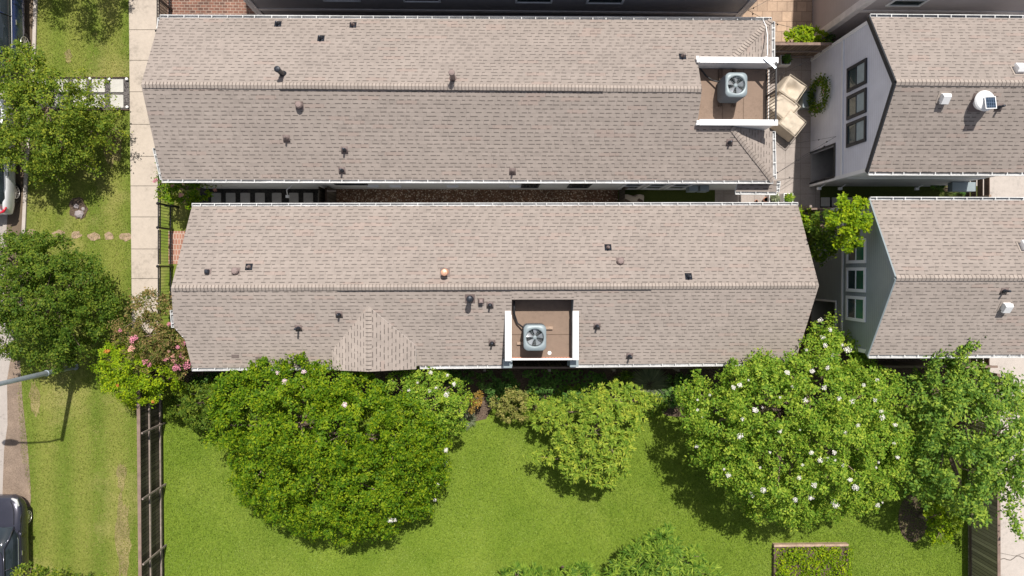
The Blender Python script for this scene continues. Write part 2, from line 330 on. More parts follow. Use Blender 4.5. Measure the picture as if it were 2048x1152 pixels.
# ---------------------------------------------------------------- mesh helpers
class MB:
    def __init__(s): s.v = []; s.f = []; s.m = []; s.uv = {}
    def quad(s, *p, m=0, uv=None):
        i = len(s.v); s.v += [tuple(x) for x in p]; s.f.append(tuple(range(i, i + len(p)))); s.m.append(m)
        if uv: s.uv[len(s.f) - 1] = uv
        return s
    def box(s, c, d, rot=None, m=0):
        c = Vector(c); h = Vector(d) / 2; i = len(s.v)
        for sx in (-1, 1):
            for sy in (-1, 1):
                for sz in (-1, 1):
                    q = Vector((sx * h.x, sy * h.y, sz * h.z))
                    if rot: q = rot @ q
                    s.v.append(tuple(c + q))
        for f in ((0, 1, 3, 2), (4, 6, 7, 5), (0, 4, 5, 1), (2, 3, 7, 6), (0, 2, 6, 4), (1, 5, 7, 3)):
            s.f.append(tuple(i + k for k in f)); s.m.append(m)
        return s
    def bb(s, x0, x1, y0, y1, z0, z1, m=0): return s.box(((x0 + x1) / 2, (y0 + y1) / 2, (z0 + z1) / 2), (abs(x1 - x0), abs(y1 - y0), abs(z1 - z0)), None, m)
    def prism(s, pts, z0, z1, m=0):
        n = len(pts); i = len(s.v)
        s.v += [(p[0], p[1], z0) for p in pts] + [(p[0], p[1], z1) for p in pts]
        s.f.append(tuple(i + n + k for k in range(n))); s.m.append(m)
        s.f.append(tuple(i + k for k in reversed(range(n)))); s.m.append(m)
        for k in range(n): s.f.append((i + k, i + (k + 1) % n, i + n + (k + 1) % n, i + n + k)); s.m.append(m)
        return s
    def bar(s, a, b, w, h, m=0, up=Vector((0, 0, 1))):
        a = Vector(a); b = Vector(b); d = (b - a); L = d.length; d.normalize()
        x = d; y = up.cross(x)
        if y.length < 1e-4: y = Vector((0, 1, 0))
        y.normalize(); z = x.cross(y)
        return s.box((a + b) / 2, (L, w, h), Matrix((x, y, z)).transposed(), m)
    def tube(s, pts, r, n=8, m=0, cap=True):
        pts = [Vector(p) for p in pts]; rs = r if isinstance(r, (list, tuple)) else [r] * len(pts); rings = []
        for k, p in enumerate(pts):
            d = (pts[min(k + 1, len(pts) - 1)] - pts[max(k - 1, 0)]).normalized()
            u = d.orthogonal().normalized() if k == 0 else (u - d * u.dot(d)).normalized()
            w = d.cross(u); i = len(s.v)
            for j in range(n):
                a = 2 * math.pi * j / n; s.v.append(tuple(p + (u * math.cos(a) + w * math.sin(a)) * rs[k]))
            rings.append(i)
        for a, b in zip(rings, rings[1:]):
            for j in range(n): s.f.append((a + j, a + (j + 1) % n, b + (j + 1) % n, b + j)); s.m.append(m)
        if cap:
            s.f.append(tuple(rings[0] + j for j in reversed(range(n)))); s.m.append(m)
            s.f.append(tuple(rings[-1] + j for j in range(n))); s.m.append(m)
        return s
    def lathe(s, c, prof, n=16, m=0):
        c = Vector(c); return s.tube([c + Vector((0, 0, z)) for r, z in prof], [r for r, z in prof], n, m)
    def build(s, name, mat, parent=None, smooth=False, loc=None):
        me = bpy.data.meshes.new(name)
        o0 = Vector((0, 0, 0))
        if parent is not None: o0 = Vector(parent['_o'])
        elif loc is not None: o0 = Vector(loc)
        me.from_pydata([tuple(Vector(v) - o0) for v in s.v], [], s.f); me.validate(clean_customdata=False)
        for x in (mat if isinstance(mat, (list, tuple)) else [mat]): me.materials.append(x)
        if len(me.polygons) == len(s.m): me.polygons.foreach_set('material_index', s.m)
        if s.uv:
            ul = me.uv_layers.new(name='UVMap')
            for fi, uv in s.uv.items():
                for li, c in zip(me.polygons[fi].loop_indices, uv): ul.data[li].uv = c
        if smooth: me.polygons.foreach_set('use_smooth', [True] * len(me.polygons))
        o = bpy.data.objects.new(name, me); COL.objects.link(o)
        if parent is not None:
            r = parent; o.parent = r; o['_o'] = tuple(parent['_o'])
        else: o.location = o0; o['_o'] = tuple(o0)
        return o
def thing(name, label, cat, loc=(0, 0, 0), group=None):
    o = bpy.data.objects.new(name, None); COL.objects.link(o); o.location = loc; o['_o'] = tuple(loc)
    o.empty_display_size = .2; o['label'] = label; o['category'] = cat
    if group: o['group'] = group
    return o
def tag(o, label, cat, group=None):
    o['label'] = label; o['category'] = cat
    if group: o['group'] = group
    return o
def struct(o): o['kind'] = 'structure'; return o
def lab(o, label): o['label'] = label; return o
ORD = ['first', 'second', 'third', 'fourth', 'fifth', 'sixth', 'seventh', 'eighth', 'ninth', 'tenth', 'eleventh', 'twelfth']

def sheet(name, pix, z, mat, kind='structure'):
    mb = MB(); mb.quad(*[P(x, y, z) for x, y in pix]); o = mb.build(name, mat)
    n = o.data.polygons[0].normal
    if n.z < 0: o.data.flip_normals()
    if kind: o['kind'] = kind
    return o

# ---------------------------------------------------------------- ground
g = MB(); g.quad((-300, -300, -.02), (300, -300, -.02), (300, 300, -.02), (-300, 300, -.02)); struct(g.build('ground', mt['soil']))
road_edge = [(74, -300), (73, 0), (67, 110), (52, 330), (47, 480), (40, 640), (24, 700), (14, 760), (15, 850), (8, 900), (5, 985), (2, 1400)]
sheet('road', [(-900, -300)] + road_edge + [(-900, 1400)], -0.012, mt['road'])
sheet('road_gutter', [(24, -300), (22, 300), (16, 420), (8, 520), (8, 640), (38, 640), (46, 480), (51, 330), (66, 110), (72, 0), (73, -300)], -0.008, mt['roadlow'])
verge_poly = [(77, -300), (75, 0), (72, 110), (57, 330), (51, 480), (45, 640), (40, 720), (37, 800), (42, 900), (44, 985), (50, 1400), (330, 1400), (322, 800), (322, 640), (263, 640), (262, 300), (258, 0), (257, -300)]
sheet('verge', verge_poly, 0.0, mt['verge'])
sheet('dirt_strip', [(33, 640), (40, 720), (45, 800), (56, 900), (62, 985), (60, 1040), (30, 1200), (3, 1200), (5, 985), (8, 900), (15, 850), (14, 760), (24, 700)], 0.004, mt['dirt'])
sheet('lawn', [(322, 735), (1960, 735), (1960, 1500), (335, 1500)], 0.0, mt['lawn'])
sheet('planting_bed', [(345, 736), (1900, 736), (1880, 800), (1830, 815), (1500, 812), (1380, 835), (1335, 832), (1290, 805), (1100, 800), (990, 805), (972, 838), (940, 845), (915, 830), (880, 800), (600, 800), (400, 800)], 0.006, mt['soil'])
sheet('front_yard', [(318, 380), (400, 380), (400, 760), (318, 740)], 0.002, mt['verge'])
sheet('brick_path', [(337, 462), (420, 462), (420, 528), (337, 528)], 0.01, mt['brick'])
sheet('brick_court', [(335, -300), (335, 110), (620, 110), (620, -300)], 0.01, mt['brickd'])
sheet('gravel_strip', [(400, 376), (655, 376), (655, 450), (400, 450)], 0.004, mt['gravelb'])
sheet('mulch_strip', [(655, 376), (1236, 376), (1236, 450), (655, 450)], 0.004, mt['mulch'])
sheet('turf_strip', [(1236, 376), (1430, 376), (1430, 450), (1236, 450)], 0.004, mt['turf'])
sheet('patio', [(1430, 84), (1640, 84), (1640, 445), (1430, 445)], 0.006, mt['patio'])
sheet('terrace', [(1380, -300), (1624, -300), (1624, 86), (1380, 86)], 0.006, mt['trav'])
sheet('tiled_court', [(1624.3, -300), (1720, -300), (1720, 70), (1624.3, 70)], 0.006, mt['tile'])
sheet('side_turf', [(1640.4, 372), (1960, 372), (1960, 399), (1640.4, 399)], 0.008, mt['turf'])
sheet('side_gravel', [(1640.4, 400), (1960, 400), (1960, 440), (1640.4, 440)], 0.008, mt['gravelb'])
sheet('driveway', [(1938, 300), (2600, 300), (2600, 1500), (1955, 1500), (1950, 735)], 0.004, mt['drive'])
sheet('rear_yard', [(1640.4, 445), (1430, 445), (1430, 734), (1640.4, 734)], 0.005, mt['soil'])
# driveway joint, crack
mb = MB(); pr = None
for i in range(26):
    x = 1985 + i * 6; p = P(x, 1117 + 3 * math.sin(i * 1.3) + 3 * math.sin(i * .5), 0.009)
    if pr is not None: mb.bar(pr, p, .03, .002)
    pr = p
for (a, b_) in (((1995, 1105), (2030, 1112)), ((2030, 1112), (2048, 1106))): mb.bar(P(*a, .009), P(*b_, .009), .015, .002)
struct(mb.build('driveway_crack', mt['joint']))
# kerb
kpts = [(77, -120), (75, 0), (72, 110), (57, 330), (51, 470)]
mb = MB()
for a, b_ in zip(kpts, kpts[1:]): mb.bar(P(a[0] - 3, a[1], 0.02), P(b_[0] - 3, b_[1], 0.02), .13, .12)
struct(mb.build('kerb', mt['kerb']))
# pavement slabs with joints
mb = MB(); ys = [-240, -180, -120, -61, 0, 60, 121, 184, 249, 313, 372, 434, 498, 557, 610, 668]
for a, b_ in zip(ys, ys[1:]):
    xl = lambda y: 258.5 + (y / 580) * 5.5
    q = [P(xl(a), a + .5), P(318.5, a + .5), P(319.5, b_ - .5), P(xl(b_), b_ - .5)]
    mb.prism([(p.x, p.y) for p in reversed(q)], -0.01, 0.035)
struct(mb.build('pavement', mt['concrete']))
mb = MB(); a = P(257.5, -240); b_ = P(264, 668); c = P(319, 668); d = P(318, -240)
mb.prism([(a.x, a.y), (b_.x, b_.y), (c.x, c.y), (d.x, d.y)], -.01, .012); struct(mb.build('pavement_joint', mt['joint']))

# ---------------------------------------------------------------- roofs
def slope(mb, pts, ud, m=0, o=None):
    """top face of a roof plane with uv in metres: u along the eave, v up the slope"""
    pts = [Vector(p) for p in pts]
    n = (pts[1] - pts[0]).cross(pts[2] - pts[0])
    if n.z < 0: pts = pts[::-1]; n = -n
    n.normalize(); ud = Vector(ud); ud = (ud - n * ud.dot(n)).normalized(); vd = n.cross(ud)
    if vd.z < 0: vd = -vd
    o = Vector(o) if o is not None else Vector((0, 0, 0))
    uv = [((p - o).dot(ud) + 100, (p - o).dot(vd) + 100) for p in pts]
    mb.quad(*pts, m=m, uv=uv)
    t = 0.13; low = [p - Vector((0, 0, t)) for p in pts]
    mb.quad(*reversed(low), m=1)
    for i in range(len(pts)):
        j = (i + 1) % len(pts); mb.quad(pts[i], low[i], low[j], pts[j], m=1)
def gutter(parent, a, b, out, name='gutter', w=.10, step=.52):
    a = Vector(a); b = Vector(b); out = Vector(out).normalized(); mb = MB(); d = (b - a).normalized(); z = Vector((0, 0, 1))
    o = lambda p, k, h: p + out * k + z * h
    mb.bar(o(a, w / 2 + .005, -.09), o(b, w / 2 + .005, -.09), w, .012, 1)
    mb.bar(o(a, w, -.045), o(b, w, -.045), .024, .10, 0)
    n = max(1, int((b - a).length / step))
    for i in range(n + 1):
        p = a + (b - a) * ((i + .5 + random.uniform(-.15, .15)) / (n + 1)); mb.bar(o(p, 0, .004), o(p, w, .004), .028, .012, 0)
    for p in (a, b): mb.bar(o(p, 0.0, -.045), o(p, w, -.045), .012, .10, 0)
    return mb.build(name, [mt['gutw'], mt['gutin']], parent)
def ridge(parent, a, b, nl, nr, sp=.12, w=.12, lift=.02, raised=None, name='ridge_cap'):
    """overlapping cap shingles along a ridge or hip; nl, nr = downhill unit directions on both sides"""
    a = Vector(a); b = Vector(b); L = (b - a).length; d = (b - a) / L; n = int(L / sp); mb = MB(); z = Vector((0, 0, 1))
    nl = Vector(nl).normalized(); nr = Vector(nr).normalized()
    for i in range(n):
        s0 = i * sp; s1 = s0 + sp * 1.06
        up = 0.0
        if raised and raised[0] < (i + .5) / n < raised[1]: up = .05
        j = random.uniform(-.004, .004)
        p0 = a + d * s0 + z * (lift + up + .004); p1 = a + d * s1 + z * (lift + up + .022)
        l0, l1 = p0 + nl * (w + j), p1 + nl * (w + j); r0, r1 = p0 + nr * (w - j), p1 + nr * (w - j)
        mb.quad(l0, p0, p1, l1, m=0); mb.quad(p0, r0, r1, p1, m=0)
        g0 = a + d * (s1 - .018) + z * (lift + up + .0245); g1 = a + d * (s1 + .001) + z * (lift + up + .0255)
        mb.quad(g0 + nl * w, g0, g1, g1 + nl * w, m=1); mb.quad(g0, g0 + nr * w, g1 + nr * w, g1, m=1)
        if up:
            for q in (nl, nr):
                e0 = a + d * s0 + q * w + z * (lift + up); e1 = e0 + d * sp
                mb.quad(e0, e1, e1 - z * .09, e0 - z * .09, m=1)
                mb.quad(e0 + z * .012 - q * .012, e1 + z * .014 - q * .012, e1 + q * .006, e0 + q * .006, m=1)
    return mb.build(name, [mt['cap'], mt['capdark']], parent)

def vent(parent, plane, px, py, kind='pipe', mat=None, name=None, h=None):
    """kinds: pipe, box, turtle, stack, copper, whitebox, fan"""
    c = plane.hit(px, py); n = plane.n; q = n.to_track_quat('Z', 'Y').to_matrix(); mb = MB()
    if kind == 'pipe':
        h = h or .30
        mb.box(c + n * .006, (.24, .26, .012), q, 1)
        mb.lathe(c, [(.085, .0), (.06, .06), (.045, .10), (.036, .11), (.036, h), (.028, h + .004)], 10, 0)
        return mb.build(name or 'vent_pipe', [mat or mt['pipe'], mt['dark'] if plane.n.y > 0 else mt['pipe']], parent, True)
    if kind in ('box', 'turtle'):
        w = .10 if kind == 'box' else .125
        mb.box(c + n * .006, (w * 2.2, w * 2.2, .012), q, 1)
        prof = [(w * .8, .01), (w * .8, .10), (w * 1.05, .11), (w * 1.0, .15), (w * .75, .20), (w * .3, .215)]
        nn = 4 if kind == 'box' else 8
        mb.lathe(c, prof, nn, 0)
        return mb.build(name or 'roof_vent', [mat or mt['pinkv'], mt['pipe']], parent)
    if kind in ('stack', 'copper'):
        h = h or .5; r = .085
        mb.box(c + n * .006, (.34, .34, .012), q, 1)
        mb.lathe(c, [(.14, 0), (.10, .08), (r, .10), (r, h), (r * .8, h + .01)], 14, 0)
        rc = .12 if kind == 'copper' else .105
        mb.lathe(c + Vector((0, 0, h + .01)), [(rc * .9, .0), (rc, .02), (rc, .07), (rc * .85, .10), (rc * .3, .12)], 16, 0)
        return mb.build(name or 'flue_pipe', [mat or mt['dark'], mt['pipe']], parent, False)
    if kind == 'whitebox':
        def bx(z0, z1, w, l, dy=0):
            mb.box(c + n * ((z0 + z1) / 2) + q @ Vector((0, dy, 0)), (w, l, z1 - z0), q, 0)
        mb.box(c + n * .008, (.40, .40, .012), q, 1); bx(.01, .14, .25, .25)
        i = len(mb.v)
        lo = [(-.14, -.18, .12), (.14, -.18, .12), (.14, .16, .12), (-.14, .16, .12)]
        hi = [(-.12, -.17, .19), (.12, -.17, .19), (.12, .10, .23), (-.12, .10, .23)]
        V = [c + q @ Vector(v) for v in lo + hi]; mb.v += [tuple(v) for v in V]
        for f in ((0, 3, 2, 1), (4, 5, 6, 7), (0, 1, 5, 4), (1, 2, 6, 5), (2, 3, 7, 6), (3, 0, 4, 7)): mb.f.append(tuple(i + k for k in f)); mb.m.append(0)
        return mb.build(name or 'roof_vent', [mt['plasticw'], mt['cap']], parent)
    if kind == 'fan':
        mb.box(c + n * .008, (.62, .62, .015), q, 1)
        mb.lathe(c, [(.24, 0), (.22, .16), (.22, .20), (.33, .21), (.335, .24), (.30, .29), (.20, .34), (.08, .36)], 28, 0)
        o = mb.build('attic_fan', [mt['plasticw'], mt['pipe']], parent, False)
        rt = Euler((R(-8), 0, R(2))).to_matrix(); k = c + Vector((.05, -.10, .44)); m2 = MB()
        m2.box(k, (.36, .40, .02), rt, 0); m2.box(k + Vector((0, 0, .012)), (.31, .35, .006), rt, 1)
        m2.bar(c + Vector((-.05, .05, .33)), k, .02, .02, 0)
        lab(m2.build('solar_panel', [mt['white'], mt['solar']], parent), 'small dark solar panel over the white dome'); return o

def window_y(parent, x0, x1, y, z0, z1, frame, face=-1, glass='glass', bars=1, fw=.07):
    """window in a wall that faces -y (face=-1)"""
    f = MB(); d = .05 * face
    for a in ((x0, x0 + fw, z0, z1), (x1 - fw, x1, z0, z1), (x0 + fw, x1 - fw, z0, z0 + fw), (x0 + fw, x1 - fw, z1 - fw, z1)):
        f.bb(a[0], a[1], y + .01 * face, y + d, a[2], a[3])
    w = f.build('window', frame, parent)
    gl = MB(); gl.bb(x0 + fw, x1 - fw, y + .003 * face, y + .018 * face, z0 + fw, z1 - fw); gl.build('pane', mt[glass], w)
    if bars:
        s = MB(); zm = (z0 + z1) / 2; s.bb(x0 + fw, x1 - fw, y + .02 * face, y + .04 * face, zm - .02, zm + .02); s.build('sash_bar', frame, w)
    return w
def window_x(parent, x, y0, y1, z0, z1, frame, glass='glass', fw=.1, slider=True, glassrefl=True, glass2=None):
    """window in a wall facing -x; sashes side by side along z as seen from above"""
    f = MB()
    for a in ((y0, y0 + fw, z0, z1), (y1 - fw, y1, z0, z1), (y0 + fw, y1 - fw, z0, z0 + fw), (y0 + fw, y1 - fw, z1 - fw, z1)):
        f.bb(x - .055, x - .01, a[0], a[1], a[2], a[3])
    w = f.build('window', frame, parent); zm = z0 + (z1 - z0) * .5
    gl = MB(); gl.bb(x - .02, x - .004, y0 + fw, y1 - fw, z0 + fw, zm - .02); gl.build('pane', mt['glass'], w)
    gl = MB(); gl.bb(x - .026, x - .004, y0 + fw, y1 - fw, zm + .02, z1 - fw); gl.build('pane', mt[glass2 or glass], w)
    s = MB(); s.bb(x - .045, x - .02, y0 + fw, y1 - fw, zm - .02, zm + .02); s.build('sash_bar', frame, w)
    return w

UY = Vector((0, 1, 0)); UX = Vector((1, 0, 0)); UZ = Vector((0, 0, 1))
def downhill(plane):
    n = plane.n; d = Vector((n.x, n.y, 0)); d.normalize(); d.z = -math.hypot(n.x, n.y) / n.z; return d.normalized()

# ================================================================ HOUSE A (long grey roof, rooftop condenser at its east end)
ZE, ZR = 2.95, 4.45
A = thing('long_house', 'long upper house, its hipped east end cut away for a tan deck with air conditioner', 'house', P(930, 330, 0))
aW, aE = P(320, 35.5, ZE), P(1543, 40.5, ZE); sW, sE = P(324, 359, ZE), P(1546, 361, ZE)
rW, rE = P(282, 169, ZR), P(1404, 178, ZR)
pAN = Plane(aW, aE, rE); pAS = Plane(sW, sE, rE); pAE = Plane(aE, sE, rE)
xc = rE.x
ynP = P(1460, 114, 4.1).y; ysP = P(1460, 250, 4.1).y      # outer faces of the two parapets
def on(pl, x, y): return Vector((x, y, pl.z(x, y)))
def hipx(pl1, pl2, y):        # x where two planes meet at that y
    lo, hi = -60.0, 60.0
    f = lambda x: pl1.z(x, y) - pl2.z(x, y)
    for _ in range(60):
        m_ = (lo + hi) / 2
        if f(lo) * f(m_) <= 0: hi = m_
        else: lo = m_
    return (lo + hi) / 2
h1 = hipx(pAN, pAE, ynP); h2 = hipx(pAS, pAE, ysP)
def xeast(y): return aE.x + (sE.x - aE.x) * (y - aE.y) / (sE.y - aE.y)
mb = MB()
slope(mb, [aW, aE, on(pAN, h1, ynP), on(pAN, xc, ynP), rE, rW], UX)
slope(mb, [sW, sE, on(pAS, h2, ysP), on(pAS, xc, ysP), rE, rW], UX)
slope(mb, [aE, on(pAE, xeast(ynP), ynP), on(pAE, h1, ynP)], UY)
slope(mb, [sE, on(pAE, xeast(ysP), ysP), on(pAE, h2, ysP)], UY)
roofA = mb.build('roof', [mt['shN'], mt['white']], A)
lab(roofA, 'long gabled roof of warm grey shingles, hipped at the east end')
dN, dS, dE = downhill(pAN), downhill(pAS), downhill(pAE)
ridge(roofA, rW + UX * .03, rE, dN, dS, raised=(0.243, 0.82))
ridge(roofA, aE + UZ * 0, on(pAN, h1, ynP), (dN + UX * -.9), (dE + UY * -.2), sp=.14, name='hip_cap')
ridge(roofA, sE + UZ * 0, on(pAS, h2, ysP), (dS + UX * -.6), (dE + UY * .5), sp=.14, name='hip_cap')
gutter(roofA, aW, aE, UY); gutter(roofA, sW, sE, -UY)
gutter(roofA, aE + Vector((.02, -.05, 0)), on(pAE, xeast(ynP), ynP), UX)
gutter(roofA, on(pAE, xeast(ysP), ysP), sE + Vector((.02, .05, 0)), UX)
gutter(roofA, aW + UX * .0, aW + Vector((0, -.42, .10)), -UX, w=.07); gutter(roofA, sW + Vector((-.10, 1.05, .35)), sW, -UX, w=.06)
# curved drain hose on the NE corner
mb = MB(); mb.tube([pAN.hit(*p) + UZ * .04 for p in ((1526, 42), (1531, 52), (1534, 70), (1534, 95), (1534, 112))], .018, 6); mb.build('drain_pipe', mt['white'], roofA)
for (x, y, k, m_, hh) in [(556, 48, 'pipe', 'dark', .25), (706, 50, 'pipe', 'pipe', .25), (642, 77, 'pipe', 'dark', .28), (1365, 113, 'pipe', 'pipe', .28), (566, 149, 'stack', 'dark', .62), (906, 158, 'stack', 'pinkv', .75),
                          (599, 211, 'turtle', 'pinkv', 0), (573, 277, 'pipe', 'pipe', .3), (689, 300, 'pipe', 'dark', .3), (684, 341, 'pipe', 'dark', .3), (1025, 343, 'pipe', 'pipe', .3), (1459, 285, 'pipe', 'dark', .25)]:
    vent(roofA, pAN if y < 172 else pAS, x, y, k, mt[m_], h=hh or None)
# lower porch roof at the SE corner
pz = 2.55; q0, q1, q2, q3 = P(1471, 383, pz), P(1553, 384, pz), P(1553, 362, pz + .15), P(1477, 362, pz + .15)
mb = MB(); slope(mb, [q0, q1, q2, q3], UX); pr_ = mb.build('porch_roof', [mt['shN'], mt['white']], A); gutter(pr_, q0, q1, -UY); gutter(pr_, Vector((q1.x, q2.y, pz + .1)), q1, UX)
# walls
wy = P(1000, 379, 0).y; wyN = aW.y - .35; wx0 = aW.x + .4; wx1 = P(1473, 300, 0).x
mb = MB(); mb.bb(wx0, wx1, wy, wyN, 0, ZE - .1)
gy = [wyN, wy]; 
wallA = mb.build('wall', mt['sidA'], A)
mb = MB(); ridx = wx0 + .0
mb.quad((wx0, wyN, ZE - .1), (wx0, wy, ZE - .1), (wx0, rW.y, ZR - .2)); mb.build('gable', mt['sidA'], A)
def wxw(px, z=0): return P(px, 379 if z == 0 else 366, z).x
for (a, b_, z0, z1, fr) in [(667, 732, 1.75, 2.55, 'charcoal'), (1044, 1080, 1.0, 2.5, 'charcoal'), (1140, 1184, 1.0, 2.5, 'charcoal'), (1250, 1290, .6, 2.4, 'white'), (1299, 1339, .6, 2.4, 'white'), (1347, 1387, .6, 2.4, 'white')]:
    x0, x1 = wxw(a, 2.2), wxw(b_, 2.2); window_y(A, x0, x1, wy, z0, z1, mt[fr], -1, 'glass')
for px in (745, 790, 905, 1030):     # white round vents / hoods on the side wall
    x = wxw(px, 1.6); mb = MB(); mb.box((x, wy - .04, 1.45), (.45, .08, .04)); mb.box((x, wy - .05, 1.25), (.36, .06, .05)); mb.build('wall_hood', mt['white'], A)
mb = MB(); x = wxw(1410, 1.5)
for k in range(2): mb.box((x - .5 + k * .42, wy - .12, 1.5), (.34, .22, .5))
mb.build('meter_box', mt['acgrey'], A)
mb = MB(); x = wxw(575, 1.0); mb.tube([(x + .3, wy - .02, 1.5), (x + .1, wy - .2, 1.5), (x, wy - .35, 1.0)], .02, 6); mb.box((x, wy - .4, 1.0), (.12, .1, .14)); mb.build('wall_lamp', mt['white'], A)
# porch at the west end of that wall (open, dark, with blue soffit)
# deck
DZ = 3.28; xd0 = xc; xd1 = P(1537, 180, DZ).x; yd0 = P(1460, 239, 4.1).y; yd1 = P(1460, 125, 4.1).y
deck = MB(); deck.bb(xd0, xd1, yd0, yd1, DZ - .1, DZ); dk = deck.build('balcony_deck', mt['deck'], A)
mb = MB()
for px in (1445, 1487): x = P(px, 180, DZ).x; mb.bb(x - .008, x + .008, yd0, yd1, DZ + .001, DZ + .005)
mb.build('deck_seam', mt['dwood'], dk)
xp1 = P(1557, 120, 4.1).x
for (y0, y1, s) in ((yd1, ynP, 1), (ysP, yd0, -1)):
    w_ = MB(); x0 = P(1393, 120, 4.1).x
    w_.bb(xc - .06, xp1 - .1, y0 + .02, y1 - .02, ZE - .1, 4.04); w = w_.build('parapet', mt['white'], A)
    t = MB(); t.bb(x0 + .12, xp1, y0 - .005, y1 + .005, 4.042, 4.10); t.build('coping', mt['white'], w)
    e = MB(); e.bb(x0 + .02, x0 + .12, (y0 + y1) / 2 + s * .02, y1 + (.06 if s > 0 else -.18), 3.96, 4.0); e.build('flashing', mt['white'], w)
# back wall of the deck recess
mb = MB(); mb.quad((xc - .004, yd0, DZ), (xc - .004, yd1, DZ), (xc - .004, yd1, pAN.z(xc, yd1) - .14), (xc - .004, rE.y, ZR - .14), (xc - .004, yd0, pAS.z(xc, yd0) - .14)); mb.build('recess_wall', mt['sidA'], A)
# railing
rl = MB(); xr = P(1552, 180, 4.2).x
rl.bar((xr, yd0, 4.2), (xr, yd1, 4.2), .05, .04); rl.bar((xr, yd0, 3.3), (xr, yd1, 3.3), .04, .03)
rl.bar((xr, (yd0 + yd1) / 2, 3.28), (xr, (yd0 + yd1) / 2, 4.2), .06, .06)
y = yd0 + .05
while y < yd1: rl.bar((xr, y, 3.3), (xr, y, 4.2), .018, .018); y += .115
rl.build('railing', mt['black'], A)
mb = MB(); mb.bb(xd1 + .001, xr + .12, yd0, yd1, DZ - .2, DZ - .06); mb.build('deck_edge', mt['white'], A)
# bracket resting on the coping
mb = MB(); mb.bar(P(1528, 116, 4.13), P(1551, 136, 4.2), .07, .05); mb.bar(P(1532, 114, 4.13), P(1545, 128, 4.2), .04, .04); mb.build('bracket', mt['steel'], A)

